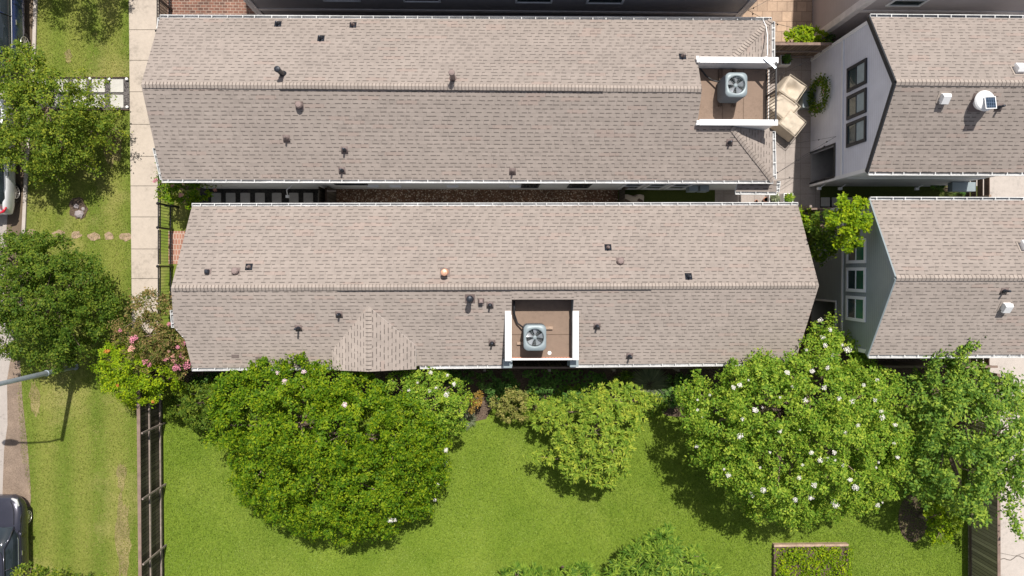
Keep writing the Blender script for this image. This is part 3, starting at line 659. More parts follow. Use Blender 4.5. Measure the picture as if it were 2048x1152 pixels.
# ---------------------------------------------------------------- condenser
def rrect(w, d, r, n=5):
    pts = []
    for cx, cy, a0 in ((w / 2 - r, d / 2 - r, 0), (-w / 2 + r, d / 2 - r, 90), (-w / 2 + r, -d / 2 + r, 180), (w / 2 - r, -d / 2 + r, 270)):
        for k in range(n + 1): a = R(a0 + 90 * k / n); pts.append((cx + r * math.cos(a), cy + r * math.sin(a)))
    return pts
def condenser(px, py, z0, w, d, h, label, skid_dir, hose):
    c = P(px, py, z0 + h); c.z = z0
    t = thing('air_conditioner', label, 'air conditioner', c, 'rooftop air conditioners'); zb = z0 + .12
    b = MB(); ring = rrect(w * .97, d * .97, .15); n = len(ring)
    # ribbed case
    rr = []
    for zi in range(15):
        z = zb + (h - .2) * zi / 14; k = 1.0 - (.012 if zi % 2 else 0); i = len(b.v); rr.append(i)
        b.v += [(c.x + x * k, c.y + y * k, z) for x, y in ring]
    for a, e in zip(rr, rr[1:]):
        for j in range(n): b.f.append((a + j, a + (j + 1) % n, e + (j + 1) % n, e + j)); b.m.append(0)
    b.f.append(tuple(rr[0] + j for j in range(n))); b.m.append(0)
    ribs = b
    for k in range(n):
        x, y = ring[k]; x2, y2 = ring[(k + 1) % n]; L = math.hypot(x2 - x, y2 - y); m_ = max(1, int(L / .06))
        for q in range(m_):
            u = (q + .5) / m_; xx, yy = x + (x2 - x) * u, y + (y2 - y) * u; s_ = 1.02
            ribs.bar((c.x + xx * s_, c.y + yy * s_, zb), (c.x + xx * s_, c.y + yy * s_, zb + h - .22), .012, .012, 0, Vector((1, 0, 0)))
    b.build('case', mt['acside'], t)
    top = MB(); outer = rrect(w, d, .17, 6); outer = [((a[0] * (4 - q) + e[0] * q) / 4, (a[1] * (4 - q) + e[1] * q) / 4) for a, e in zip(outer, outer[1:] + outer[:1]) for q in range(4)]; R0 = min(w, d) * .395; m_ = len(outer)
    inner = []
    for x, y in outer:
        a = math.atan2(y, x); inner.append((R0 * math.cos(a), R0 * math.sin(a)))
    zt = z0 + h; i = len(top.v)
    L = [[(x * .99, y * .99, zt - .09) for x, y in outer], [(x, y, zt - .05) for x, y in outer], [(x * .97, y * .97, zt - .012) for x, y in outer],
         [(x * 1.06, y * 1.06, zt) for x, y in inner], [(x, y, zt - .01) for x, y in inner], [(x, y, zt - .2) for x, y in inner]]
    for ring_ in L: top.v += [(c.x + x, c.y + y, z) for x, y, z in ring_]
    for k in range(5):
        for j in range(m_): top.f.append((i + k * m_ + j, i + k * m_ + (j + 1) % m_, i + (k + 1) * m_ + (j + 1) % m_, i + (k + 1) * m_ + j)); top.m.append(0)
    tc_ = top.build('top_cover', mt['acgrey'], t, True)
    fl = MB(); fl.lathe(c + UZ * (h - .26), [(R0 * .99, 0), (R0 * .99, .01)], 24); fl.build('coil_well', mt['black'], t)
    # fan
    f = MB(); f.lathe(c + UZ * (h - .16), [(.06, 0), (.075, .03), (.07, .07), (.03, .085)], 16, 0)
    hub = f.build('fan_motor', mt['acgrey'], t)
    for k in range(5):
        a0 = R(72 * k + 12); bl = MB(); rings = []
        for rr_ in (.07, .5 * R0, .93 * R0):
            wd = R(13 + 7 * rr_ / R0); i = len(bl.v)
            for u in (-1, 0, 1): bl.v.append((c.x + rr_ * math.cos(a0 + wd * u), c.y + rr_ * math.sin(a0 + wd * u), z0 + h - .13 + .035 * u + (.01 if u == 0 else 0)))
            rings.append(i)
        for p, q in zip(rings, rings[1:]):
            for u in range(2): bl.f.append((p + u, p + u + 1, q + u + 1, q + u)); bl.m.append(0)
        bl.build('fan_blade', mt['blade'], hub, True)
    gr = MB()
    for rr_ in (.12, .18, .24, .30): 
        if rr_ < R0: gr.tube([(c.x + rr_ * math.cos(R(a)), c.y + rr_ * math.sin(R(a)), zt - .004) for a in range(0, 361, 15)], .0028, 4, 0, False)
    for a in range(0, 360, 30): gr.tube([(c.x + .06 * math.cos(R(a)), c.y + .06 * math.sin(R(a)), zt - .002), (c.x + R0 * math.cos(R(a)), c.y + R0 * math.sin(R(a)), zt - .004)], .0028, 4)
    gr.build('grille', mt['acgrey'], t)
    for s in (-1, 1):
        sk_ = MB()
        if skid_dir == 'y': sk_.bb(c.x + s * w * .33 - .05, c.x + s * w * .33 + .05, c.y - d * .62, c.y + d * .95, z0 + .004, z0 + .11)
        else: sk_.bb(c.x - w * .75 + (s > 0) * .25, c.x + w * .55 + (s > 0) * .25, c.y + s * d * .3 - .05, c.y + s * d * .3 + .05, z0 + .004, z0 + .11)
        sk_.build('timber_skid', mt['dwood'] if skid_dir == 'y' else mt['wood'], t)
    for off in (0, .05):
        hp = MB(); hp.tube([P(x + off * 30, y, z) for x, y, z in hose], .028 if off == 0 else .016, 7); hp.build('refrigerant_hose', mt['black'], t, True)
    return t
condenser(1473.5, 169, DZ, .76, .84, 1.12, 'grey rooftop air conditioner on the tan deck at the east end of the top house', 'y',
          [(1401, 138, 3.5), (1412, 152, 3.4), (1425, 161, 3.45), (1438, 164, 3.6)])

# ================================================================ HOUSE B
ZE2, ZR2 = 2.95, 4.55
B = thing('long_house', 'long middle house with a cross gable and a recessed rooftop well in its roof', 'house', P(980, 570, 0))
bW, bE = P(384, 412.5, ZE2), P(1596, 410.5, ZE2); cW, cE = P(384, 736, ZE2), P(1590, 725, ZE2)
r2W, r2E = P(342, 576, ZR2), P(1638, 571, ZR2)
pBN = Plane(bW, bE, r2E); pBS = Plane(cW, cE, r2E)
mb = MB(); slope(mb, [bW, bE, r2E, r2W], UX)
# the south slope is cut by the well
wz = 3.45; wxl = P(1023, 660, 3.9).x; wxr = P(1145, 660, 3.9).x; wyt = pBS.hit(1085, 599).y
ex0, ex1, ex2 = pBS.hit(348, 655), pBS.hit(370, 680), cW
eS = lambda x: cW + (cE - cW) * ((x - cW.x) / (cE.x - cW.x))
rS = lambda x: r2W + (r2E - r2W) * ((x - r2W.x) / (r2E.x - r2W.x))
slope(mb, [r2W, ex0, ex1, cW, eS(wxl), rS(wxl)], UX)
slope(mb, [rS(wxl), on(pBS, wxl, wyt), on(pBS, wxr, wyt), rS(wxr)], UX)
slope(mb, [rS(wxr), eS(wxr), cE, r2E], UX)
# cross gable
gz = pBS.hit(737, 613); xg = gz.x
gl_, gr_ = pBS.hit(665, 701), pBS.hit(832, 691); yS = P(737, 743, gz.z - .02).y; ySe = P(665, 740, gl_.z).y
gf = Vector((xg, yS, gz.z + .03)); gb = Vector((xg, gz.y, gz.z + .03))
zl = gl_.z + .03; zr_ = gr_.z + .03
slope(mb, [gb, Vector((gl_.x, gl_.y, zl)), Vector((gl_.x, ySe, zl)), gf], UY)
slope(mb, [gb, Vector((gr_.x, gr_.y, zr_)), Vector((gr_.x, P(832, 738, gr_.z).y, zr_)), gf], UY)
roofB = mb.build('roof', [mt['shN'], mt['white']], B); lab(roofB, 'long gabled roof of warm grey shingles with a cross gable on the south slope')
dN, dS = downhill(pBN), downhill(pBS)
ridge(roofB, r2W + UX * .02, r2E - UX * .02, dN, dS, raised=(0.25, 0.742))
sg = (zl - gb.z) / abs(gl_.x - xg); ridge(roofB, gb + Vector((0, -.05, .0)), gf, Vector((-1, 0, sg)), Vector((1, 0, sg)), sp=.14, w=.12)
gutter(roofB, bW, bE, UY); gutter(roofB, cW, eS(gl_.x - .05), -UY); gutter(roofB, eS(gr_.x + .1), eS(wxl - .12), -UY); gutter(roofB, eS(wxr + .02), cE, -UY)
gutter(roofB, ex0 + Vector((0, .6, .1)), ex0, -UX, w=.08); gutter(roofB, ex0, ex1, (ex1 - ex0).cross(-UZ), w=.1)
for (x, y, k, m_, hh) in [(416, 543, 'box', 'dark', 0), (472, 542, 'turtle', 'pinkv', 0), (498, 534, 'pipe', 'pipe', .2), (1216, 495, 'pipe', 'pipe', .25), (1240, 522, 'turtle', 'pinkv', 0), (1377, 553, 'pipe', 'dark', .25), (890, 545, 'copper', 'copper', .35),
                          (940, 597, 'stack', 'dark', .45), (962, 602, 'box', 'pinkv', 0), (980, 610, 'pipe', 'dark', .3), (678, 629, 'pipe', 'dark', .3), (597, 656, 'pipe', 'dark', .5), (984, 686, 'pipe', 'dark', .3), (1194, 652, 'pipe', 'dark', .3), (1259, 712, 'pipe', 'dark', .35)]:
    o = vent(roofB, pBN if y < 572 else pBS, x, y, k, mt[m_], h=hh or None)
    if k == 'copper': lab(o, 'round copper capped flue')
mt['patch'] = M('replacement_shingles', (0.21, 0.165, 0.15), .95, 0, .15, 6, 60)
for (x0, y0, x1, y1) in ((463, 709, 478, 716), (511, 713, 522, 724)):
    mb = MB(); n_ = pBS.n * .006; mb.quad(*[pBS.hit(*q) + n_ for q in ((x0, y0), (x0, y1), (x1, y1), (x1, y0))]); mb.build('shingle_patch', mt['patch'], roofB)
# walls under the roof
x0, x1 = cW.x + .4, r2E.x - .4; y0, y1 = cW.y + .35, bW.y - .3
mb = MB(); mb.bb(x0, wxl - .2, y0, y1, 0, ZE2 - .05); mb.bb(wxl - .198, wxr + .198, y0 + .9, y1, 0, ZE2 - .05); mb.bb(wxr + .2, x1, y0 + .002, y1, 0, ZE2 - .05)
mb.build('wall', mt['sidB'], B)
for xq in (x0, x1): mb = MB(); mb.quad((xq, y0, ZE2 - .06), (xq, y1, ZE2 - .06), (xq, r2W.y, ZR2 - .2)); mb.build('gable', mt['sidB'], B)
mb = MB(); mb.quad((gl_.x + .1, ySe + .1, 2.9), (gr_.x - .1, ySe + .1, 2.9), (gr_.x - .1, ySe + .1, zr_ - .12), (xg, ySe + .1, gb.z - .14), (gl_.x + .1, ySe + .1, zl - .12)); mb.build('cross_gable_wall', mt['sidB'], B)
# well
yrl = P(1085, 718, wz + .5).y
mb = MB(); mb.bb(wxl, wxr, yrl, wyt, wz - .1, wz); wd = mb.build('well_deck', mt['deck'], B)
mb = MB(); ysm = P(1085, 669, wz).y; mb.bb(wxl, wxr, ysm - .01, ysm + .01, wz + .001, wz + .006); mb.build('deck_seam', mt['dwood'], wd)
c = P(1099, 706, wz); mb = MB(); mb.lathe(c + UZ * .001, [(.07, 0), (.07, .012), (.04, .02)], 14); mb.build('drain_cover', mt['white'], wd)
mb = MB(); mb.bb(wxl, wxr, wyt - .001, wyt + .05, wz - .1, pBS.z(0, wyt) - .02); mb.build('well_back_wall', mt['charcoal'], B)
for (xa, xb, s) in ((wxl - .06, wxl, -1), (wxr, wxr + .06, 1)):
    mb = MB(); yb = wyt; zb_ = pBS.z(xa, wyt) - .02; yf = yrl
    for x in (xa, xb): pass
    i = len(mb.v); prof = [(yb, 2.7), (yb, zb_), (P(1000, 624, 4.05).y, 4.0), (yf, 4.0), (yf, 2.7)]
    for x in (xa, xb): mb.v += [(x, y, z) for y, z in prof]
    mb.f += [(0, 1, 2, 3, 4), (9, 8, 7, 6, 5)] + [(j, (j + 1) % 5, 5 + (j + 1) % 5, 5 + j) for j in range(5)]; mb.m += [0] * 7
    wl = mb.build('parapet', mt['acgrey'] if s > 0 else mt['white'], B)
    c0 = P(1010, 622, 4.1); c1 = P(1022, 722, 4.1)
    if s > 0: c0 = P(1145.5, 622, 4.1); c1 = P(1157.5, 720, 4.1)
    t = MB(); t.bb(c0.x, c1.x, c1.y, c0.y, 4.04, 4.1); t.build('coping', mt['white'], wl)
    t = MB(); xx = (c0.x + c1.x) / 2; t.box((xx, c1.y - .15, 3.3), (.3, .3, .7)); t.box((xx, c1.y - .15, 3.0), (.36, .34, .12)); t.build('corner_post', mt['acgrey'], wl)
rl = MB(); rl.bar((wxl, yrl, 4.0), (wxr, yrl, 4.0), .06, .04, 0); rl.bar((wxl, yrl, wz + .08), (wxr, yrl, wz + .08), .04, .04, 1)
x = wxl + .06
while x < wxr: rl.bar((x, yrl, wz + .05), (x, yrl, 4.0), .02, .02, 1, Vector((1, 0, 0))); x += .105
rl.build('railing', [mt['white'], mt['terra']], B)  # reddish shadow put into the colour of lower rail and balusters
condenser(1070, 675.5, wz, .78, .90, .95, 'grey air conditioner in the recessed rooftop well of the middle house', 'x',
          [(1028, 602, 3.9), (1028, 628, 3.7), (1034, 646, 3.6), (1049, 657, 3.75)])

# ================================================================ HOUSES C and D (two-storey, gable ends face the patio)
ZE3, ZR3 = 4.8, 6.5
def two_storey(label, base_x, eN, eS_, rg, base_yN, base_yS, side, south, trim, rake, wins, zwin, frame, vents, glass2, porch, dy, band=2.75):
    h = thing('garage_house', label, 'house', P(1900, rg, 0))
    bx = P(base_x, rg, 0).x
    n0, n1 = P(1741, eN, ZE3), P(2064, eN, ZE3); s0, s1 = P(1741, eS_, ZE3), P(2064, eS_, ZE3)
    n0.x = s0.x = bx - .04; n1.y = n0.y; s1.y = s0.y
    r0 = P(1797, rg, ZR3); r0.x = bx - .04; r1 = Vector((n1.x, r0.y, ZR3)); s1.x = n1.x
    pn, ps = Plane(n0, n1, r1), Plane(s0, s1, r1)
    mb = MB(); slope(mb, [n0, n1, r1, r0], UX, o=(0, dy, 0)); slope(mb, [s0, s1, r1, r0], UX, o=(0, dy, 0)); rf = mb.build('roof', [mt['shN'], rake], h)
    d1, d2 = downhill(pn), downhill(ps); ridge(rf, r0, r1, d1, d2, sp=.135); gutter(rf, n0, n1, UY); gutter(rf, s0, s1, -UY)
    yN, yS_ = n0.y - .06, s0.y + .06
    # rake boards
    mb = MB()
    for e in (n0, s0):
        mb.bar(e + Vector((-.03, 0, -.09)), r0 + Vector((-.02, 0, -.09)), .05, .18)
    mb.build('rake_board', rake, rf)
    # west wall with porch opening  (py0, py1, ztop)
    w = MB(); wt = .15; p0, p1, pz_ = porch
    w.bb(bx, bx + wt, p1, yN, 0, 2.6); w.bb(bx, bx + wt, yS_, p0, 0, 2.6); w.bb(bx, bx + wt, p0, p1, pz_, 2.6)
    zz = ZE3 - .12
    i = len(w.v)
    for x in (bx, bx + wt): w.v += [(x, yS_, 2.6), (x, yN, 2.6), (x, yN, zz), (x, r0.y, ZR3 - .14), (x, yS_, zz)]
    w.f += [(i, i + 1, i + 2, i + 3, i + 4)[::-1], (i + 5, i + 6, i + 7, i + 8, i + 9)] + [(i + j, i + (j + 1) % 5, i + 5 + (j + 1) % 5, i + 5 + j) for j in range(5)]; w.m += [0] * 7
    w.build('wall', side, h)
    xe = n1.x - .15; w = MB(); w.bb(bx + wt + .002, xe, yS_, yS_ + .12, 0, ZE3 - .1); w.bb(bx + wt + .002, xe, yN - .12, yN, 0, ZE3 - .1); w.bb(xe - .12, xe - .002, yS_ + .122, yN - .122, 0, ZE3 - .1); w.quad((xe - .01, yS_, ZE3 - .1), (xe - .01, yN, ZE3 - .1), (xe - .01, r0.y, ZR3 - .14)); w.build('side_wall', south, h)
    # recess behind the opening
    w = MB(); pa = max(p0 - .5, yS_ + .15); w.bb(bx + 1.6, bx + 1.7, pa + .002, p1 + .5, .0, 2.55); w.bb(bx + wt + .01, bx + 1.598, pa, pa + .05, 0, 2.55); w.bb(bx + wt + .01, bx + 1.598, p1 + .4, p1 + .5, 0, 2.55); w.bb(bx + wt + .01, bx + 1.7, pa, p1 + .5, 2.56, 2.6)
    w.build('porch_recess', mt['charcoal'], h)
    w = MB(); w.bb(bx + .01, bx + 1.59, max(p0 - .3, yS_ + .2), p1 + .3, .012, .05); w.build('porch_floor', mt['slab'], h)
    w = MB(); w.bb(bx + 1.55, bx + 1.59, p0 + .1, p1 - .1, .06, 2.05); w.build('porch_door', mt['glass'], h)
    w = MB()
    for a in ((p0 - .07, p0, 0, pz_), (p1, p1 + .07, 0, pz_), (p0 - .07, p1 + .07, pz_ + .001, pz_ + .08)): w.bb(bx - .03, bx - .002, a[0], a[1], a[2], a[3])
    w.build('door_casing', frame, h)
    # belt and corner boards
    w = MB(); w.bb(bx - .035, bx - .003, yS_, yN, band - .05, band + .06); w.build('belt_board', trim, h)
    for y in (yS_, yN): w = MB(); w.bb(bx - .03, bx + .12, y - .03 if y == yS_ else y - .1, y + .1 if y == yS_ else y + .03, 0, zz - .02); w.build('corner_board', trim, h)
    for (a, b_) in wins:
        ya, yb = PX(1697, b_, bx).y, PX(1697, a, bx).y
        window_x(h, bx, ya, yb, zwin[0], zwin[1], frame, 'glass', .11, glass2=glass2)
    for (x, y, k) in vents: vent(rf, pn if y < rg else ps, x, y, k, mt['dark'] if k == 'pipe' else None, h=.3)
    return h, bx, yS_, yN, zz
bxC = P(1622, 163, 0).x
C, bx, yS_, yN, zz = two_storey('two-storey light grey garage house at the upper right with three dark-framed windows', 1622, 34, 344, 164, 118, 378, mt['sidC'], mt['sidCs'], mt['white'], mt['charcoal'],
    [(137, 185), (193, 240), (247, 295)], (3.15, 4.55), mt['charcoal'], [(1887, 194, 'whitebox'), (1960, 205, 'fan'), (1997, 215, 'pipe'), (2036, 142, 'whitebox')], 'glassrefl', (P(1622, 372, 0).y + .12, P(1622, 308, 0).y, 2.15), 0)
x = P(1815, 354, 4.2).x; window_y(C, x - .55, x + .6, yS_, 3.75, 4.4, mt['charcoal'], -1)
mb = MB(); mb.bb(bx + .2, P(1885, 370, 0).x - .1, yS_ - .025, yS_ - .002, 2.7, 2.78); mb.build('belt_board', mt['white'], C)
mb = MB(); mb.box((P(1920, 370, 1.5).x, yS_ - .2, 1.6), (.9, .35, .3)); mb.build('meter_box', mt['acgrey'], C)
for px in (1650, 1692, 1846): 
    mb = MB(); x = P(px, 375, .9).x; mb.tube([(x, yS_ - .02, .9), (x - .15, yS_ - .15, .8)], .02, 6); mb.box((x - .18, yS_ - .18, .78), (.14, .1, .1)); mb.build('wall_lamp', mt['white'], C)
D, bx2, yS2, yN2, zz2 = two_storey('two-storey sage grey garage house at the lower right with three white-framed windows', 1622, 400, 710, 556, 430, 686, mt['sidD'], mt['sidD'], mt['white'], mt['acgrey'],
    [(480, 527), (535, 583), (591, 640)], (3.1, 4.5), mt['white'], [(2048, 495, 'whitebox'), (2008, 582, 'pipe'), (2010, 611, 'whitebox')], 'glassg', (P(1622, 680, 0).y, P(1622, 600, 0).y, 2.2), .05)

# ================================================================ HOUSES E and F (north neighbours)
def block(name, label, x0, x1, y0, y1, h, side, trimz, corner_w=.14):
    t = thing(name, label, 'house', ((x0 + x1) / 2, (y0 + y1) / 2, 0))
    w = MB(); w.bb(x0, x1, y0, y1, 0, h); w.build('wall', side, t)
    b = MB()
    for z in trimz: b.bb(x0 + .2, x1 - .2, y0 - .035, y0 - .002, z, z + .18)
    b.build('belt_board', mt['sidBt'], t)
    for x in (x0, x1):
        c = MB(); c.bb(x - .05, x + .05, y0 - .052, y0 + .2, 0, h)
        xi = x + (.2 if x == x0 else -.2); c.bb(min(x, xi), max(x, xi), y0 - .045, y0 - .003, 0, h); c.build('corner_board', mt['sidBt'], t)
    r = MB(); e = .08; ym = (y0 + y1) / 2; zr = h + (y1 - y0) / 2 * .5
    a0, a1, b0, b1 = Vector((x0 - e, y0 - e, h)), Vector((x1 + e, y0 - e, h)), Vector((x0 - e, y1 + e, h)), Vector((x1 + e, y1 + e, h))
    m0, m1 = Vector((x0 - e, ym, zr)), Vector((x1 + e, ym, zr)); slope(r, [a0, a1, m1, m0], UX); slope(r, [b0, b1, m1, m0], UX)
    rf = r.build('roof', [mt['shN'], mt['white']], t)
    for x in (x0, x1): g2 = MB(); g2.quad((x, y0, h), (x, y1, h), (x, ym, zr - .15)); g2.build('gable', side, t)
    return t
mt['sidBt'] = M('beige_grey_trim', (0.74, 0.69, 0.67), 0.6)
eb = P(700, 42, 0).y
xE0, xE1 = P(528, 42, 0).x, P(1463, 42, 0).x
E_ = block('neighbour_house', 'charcoal-sided house beyond the top house, only its south wall and sills in view', xE0, xE1, eb, eb + 9, 4.3, mt['sidE'], [1.2])
for px in (685, 845, 1067, 1208):
    q = P(px, 2, 2.2); window_y(E_, q.x - .68, q.x + .68, eb, 2.25, 3.8, mt['white'], -1)
fb = P(1680, 82, 0).y; xF0 = P(1625, 80, 0).x
F_ = block('neighbour_house', 'taupe-sided house at the top right corner with a white framed window', xF0, xF0 + 16, fb, fb + 9, 5.3, mt['sidF'], [3.4])
x = P(1822, -10, 4.6).x; window_y(F_, x - .6, x + .6, fb, 4.05, 5.15, mt['white'], -1)

# ================================================================ fences
def wood_fence(label, a, b, h, boards, cap=True, rails=(.35, 1.15), side=1, posts=None, post_step=2.45, railmat='rail', postw=.09, capw=.12):
    """a,b ground points; side = which side of the line the rails and posts stand on"""
    a = Vector(a); b = Vector(b); d = (b - a).normalized(); n = Vector((-d.y, d.x, 0)) * side; L = (b - a).length
    t = thing('wooden_fence', label, 'fence', a)
    m_ = MB(); k = 0; s = 0.0
    while s < L - .02:
        w = min(.138, L - s); hh = h + random.uniform(-.012, .012)
        m_.bar(a + d * (s + .001) + UZ * (hh / 2), a + d * (s + w - .006) + UZ * (hh / 2), .02, hh - .02); s += .14
    m_.build('boards', boards, t)
    for z in rails:
        r = MB(); r.bar(a + n * .035 + UZ * z, b + n * .035 + UZ * z, .045, .09); r.build('rail', mt[railmat], t)
    if cap: r = MB(); r.bar(a + UZ * (h + .02), b + UZ * (h + .02), capw, .035); r.build('cap_board', mt['cap_rail'], t)
    if posts is None: posts = [i * post_step for i in range(int(L / post_step) + 1)]
    for s in posts:
        p = a + d * s + n * .105; r = MB(); r.box(p + UZ * (h / 2), (postw, postw, h)); r.build('post', mt[railmat], t)
    return t
fx = P(325, 960, 0)
fa = P(324, 728, 0); fbm = P(330, 1420, 0)
pl_ = [(P(326, y, 0) - fa).length for y in (845, 968, 1090, 1212, 1334)]
wood_fence('dark board fence with grey rails between the street verge and the lawn', fa, fbm, 1.98, mt['fenceNS'], rails=(.28, 1.2), side=1, posts=pl_, postw=.06)
wood_fence('olive board fence at the lower right beside the driveway', P(1935, 735, 0), P(1937, 1420, 0), 1.85, mt['fenceR'], rails=(.2,), side=-1, posts=[], railmat='dwood')
wood_fence('low-lit board fence along the south side of the middle house', P(352, 723, 0), P(1650, 724, 0), 1.8, mt['fence'], rails=(.3, 1.3), side=-1, posts=[i * 2.45 for i in range(11)], capw=.07)
wood_fence('dark board fence below the sage grey garage house', P(1700, 722, 0), P(1935, 722, 0), 1.8, mt['fence'], rails=(.3, 1.3), side=-1, capw=.09)
wood_fence('mossy board fence behind the yellow-green hedge at the top', P(1512, 116, 0), P(1622, 116, 0), 1.85, mt['fence'], rails=(.3, 1.0), side=-1, capw=.10)
wood_fence('short board fence between patio and small trees', P(1586, 425, 0), P(1650, 423, 0), 1.7, mt['fence'], rails=(.3,), side=1, capw=.07)
wood_fence('narrow brown gate fence across the mulch strip', P(1238, 381, 0), P(1238, 450, 0), 1.3, mt['fenceNS'], cap=False, rails=(.3,), side=1, posts=[0])
def iron_fence(label, x, y0, y1, postys, gate=None, name='iron_fence', ht=1.3):
    a = P(x, y0, 0); b = P(x, y1, 0); t = thing(name, label, 'fence', a)
    d = (b - a).normalized(); L = (b - a).length
    for z in (ht, ht - .16, .22): r = MB(); r.bar(a + UZ * z, b + UZ * z, .035, .035); r.build('rail', mt['black'], t)
    r = MB(); s = .06
    while s < L: r.bar(a + d * s + UZ * .04, a + d * s + UZ * (ht - .005), .015, .015, 0, Vector((1, 0, 0))); s += .115
    r.build('pickets', mt['black'], t)
    for y in postys:
        p = P(x, y, 0); r = MB(); r.box(p + UZ * (ht / 2), (.07, .07, ht + .06)); r.lathe(p + UZ * (ht + .03), [(.045, 0), (.06, .03), (.045, .07), (.01, .09)], 8); r.build('post', mt['black'], t)
    return t
iron_fence('black iron picket fence beside the pavement north of the gate', 346, 335, 460, [335, 413, 459])
iron_fence('black iron gate panel in front of the red brick path', 346, 463, 529, [])
iron_fence('black iron picket fence running from the gate to the pink crape myrtle', 346, 533, 640, [533, 600])
iron_fence('black iron picket fence at the top beside the old brick court', 344, -120, 112, [84, 20])
mb = MB(); p = P(346, 413, 1.0)
t = thing('gate_arm', 'black iron bar reaching from the fence towards the small pink shrub', 'gate', P(346, 413, 0)); mb.bar(P(330, 412, 1.0), P(350, 413, .6), .05, .07); mb.build('bar', mt['black'], t); mb = MB(); mb.box(P(350, 413, .3), (.08, .08, .6)); mb.build('post', mt['black'], t)
# dark gate at the end of the slab path
t = thing('wooden_gate', 'dark brown plank gate between the slab path and the mulch strip', 'gate', P(655, 395, 0))
for k, px in enumerate((655, 664, 672)):
    mb = MB(); a = P(px, 381, 0); b_ = P(px, 452, 0); mb.bar(a + UZ * (.75 if k != 1 else .5), b_ + UZ * (.75 if k != 1 else .5), .03 if k != 1 else .12, 1.5 if k != 1 else 1.0); mb.build('panel', mt['fenceNS'] if k != 1 else mt['dwood'], t)
mb = MB(); mb.bar(P(654, 382, 1.5), P(672, 382, 1.5), .05, .05); mb.build('top_rail', mt['rail'], t)
# louvred gate near the driveway
for (lbl, y0, y1, xx) in (('dark slatted gate by the driveway between the two garage houses', 362, 400, 1925), ('dark slatted gate by the driveway south of the sage grey house', 704, 735, 1925)):
    t = thing('slatted_gate', lbl, 'gate', P(xx, y0, 0)); a = P(xx, y0, 0); b_ = P(xx, y1, 0)
    for z in (.3, .7, 1.1, 1.5): mb = MB(); mb.bar(a + UZ * z, b_ + UZ * z, .03, .3); mb.build('slat', mt['dwood'], t)
    for q in (a, b_): mb = MB(); mb.box(q + UZ * .85, (.09, .09, 1.7)); mb.build('post', mt['wood'], t)

# ================================================================ slabs, solar lights, steps
for i, px in enumerate((433, 462, 491, 520.5, 554, 588, 617, 646)):
    c = P(px, 396, 0); c.z = .015; mb = MB(); mb.prism([(c.x + x, c.y + y) for x, y in rrect(.37, .40, .02, 2)], .004, .05)
    o = mb.build('paving_slab', mt['slab'], loc=c); tag(o, f'grey square slab on black gravel beside the top house, {ORD[i]} from the west', 'paving slab', 'slabs of the side path')
for i, px in enumerate((1650, 1672, 1695, 1745)):
    c = P(px, 404, 0); mb = MB(); mb.prism([(c.x + x, c.y + y) for x, y in rrect(.36, .36, .02, 2)], .009, .045)
    tag(mb.build('paving_slab', mt['slabw'], loc=c), f'pale slab north of the sage grey house, {ORD[i]} from the patio', 'paving slab', 'slabs beside the small tree')
sheet('gravel_path', [(60, 156), (258, 156), (260, 219), (60, 219)], .010, mt['gravel'])
for ci, px in enumerate((235, 198, 161, 124, 87)):
    for ri, py in enumerate((172, 203)):
        c = P(px, py, 0); mb = MB(); mb.prism([(c.x + x, c.y + y) for x, y in rrect(.50, .50, .02, 2)], .012, .05)
        tag(mb.build('paving_slab', mt['slabw'], loc=c), f'pale square paver in dark gravel across the verge, {("upper", "lower")[ri]} row, {ORD[ci]} from the pavement', 'paving slab', 'pavers across the verge')
for (px, py, l) in ((180, 157, 'upper edge farthest from the pavement'), (218, 158, 'middle of the upper edge'), (253, 158, 'upper edge nearest the pavement'), (179, 215, 'lower edge farthest from the pavement'), (254, 214, 'lower edge nearest the pavement')):
    c = P(px, py, .1); t = thing('path_light', f'small round white light in the gravel path, {l}', 'path light', (c.x, c.y, 0), 'round lights in the gravel path')
    mb = MB(); mb.lathe((c.x, c.y, 0), [(.025, 0), (.025, .09)], 8); mb.build('stem', mt['steel'], t)
    mb = MB(); mb.lathe((c.x, c.y, .09), [(.055, 0), (.06, .015), (.045, .04), (.015, .05)], 12); mb.build('lamp_head', mt['white'], t)
mb = MB(); q0, q1 = P(60, 220, 0), P(259, 220, 0); mb.bar(q0 + UZ * .03, q1 + UZ * .03, .03, .06); q0, q1 = P(60, 155, 0), P(258, 155, 0); mb.bar(q0 + UZ * .03, q1 + UZ * .03, .03, .06)
tag(mb.build('path_edging', mt['dwood']), 'dark edging strips along the gravel path on the verge', 'edging')
for i, (px, py) in enumerate(((64, 466), (118, 468), (153, 470), (189, 473), (218, 472), (251, 474))):
    c = P(px, py, 0); rr_ = random.Random(i); mb = MB(); pts = [(c.x + (.21 + .05 * (i % 2) + rr_.uniform(-.07, .04)) * math.cos(a), c.y + (.17 + rr_.uniform(-.05, .02)) * math.sin(a)) for a in [k * math.pi / 6 for k in range(12)]]
    mb.prism(pts, .002, .014); tag(mb.build('stepping_stone', mt['stone'], loc=c), f'half-buried brownish stepping stone in the verge grass, {ORD[i]} from the street', 'stepping stone', 'stepping stones across the verge')
# worn dry patches of the verge
for i, (px, py, a, b_) in enumerate(((228, 290, .42, .9), (247, 1075, .34, 1.9), (243, 950, .22, .6), (137, 112, .16, .3), (70, 800, .25, .8), (180, 560, .2, .3))):
    q = random.Random(i + 3); c = P(px, py, 0); mb = MB(); mb.prism([(c.x + a * q.uniform(.55, 1.1) * math.cos(k * math.pi / 12), c.y + b_ * q.uniform(.6, 1.1) * math.sin(k * math.pi / 12)) for k in range(24)], .0, .006 + i * .0007)
    struct(mb.build('worn_ground', mt['worn'], loc=c))
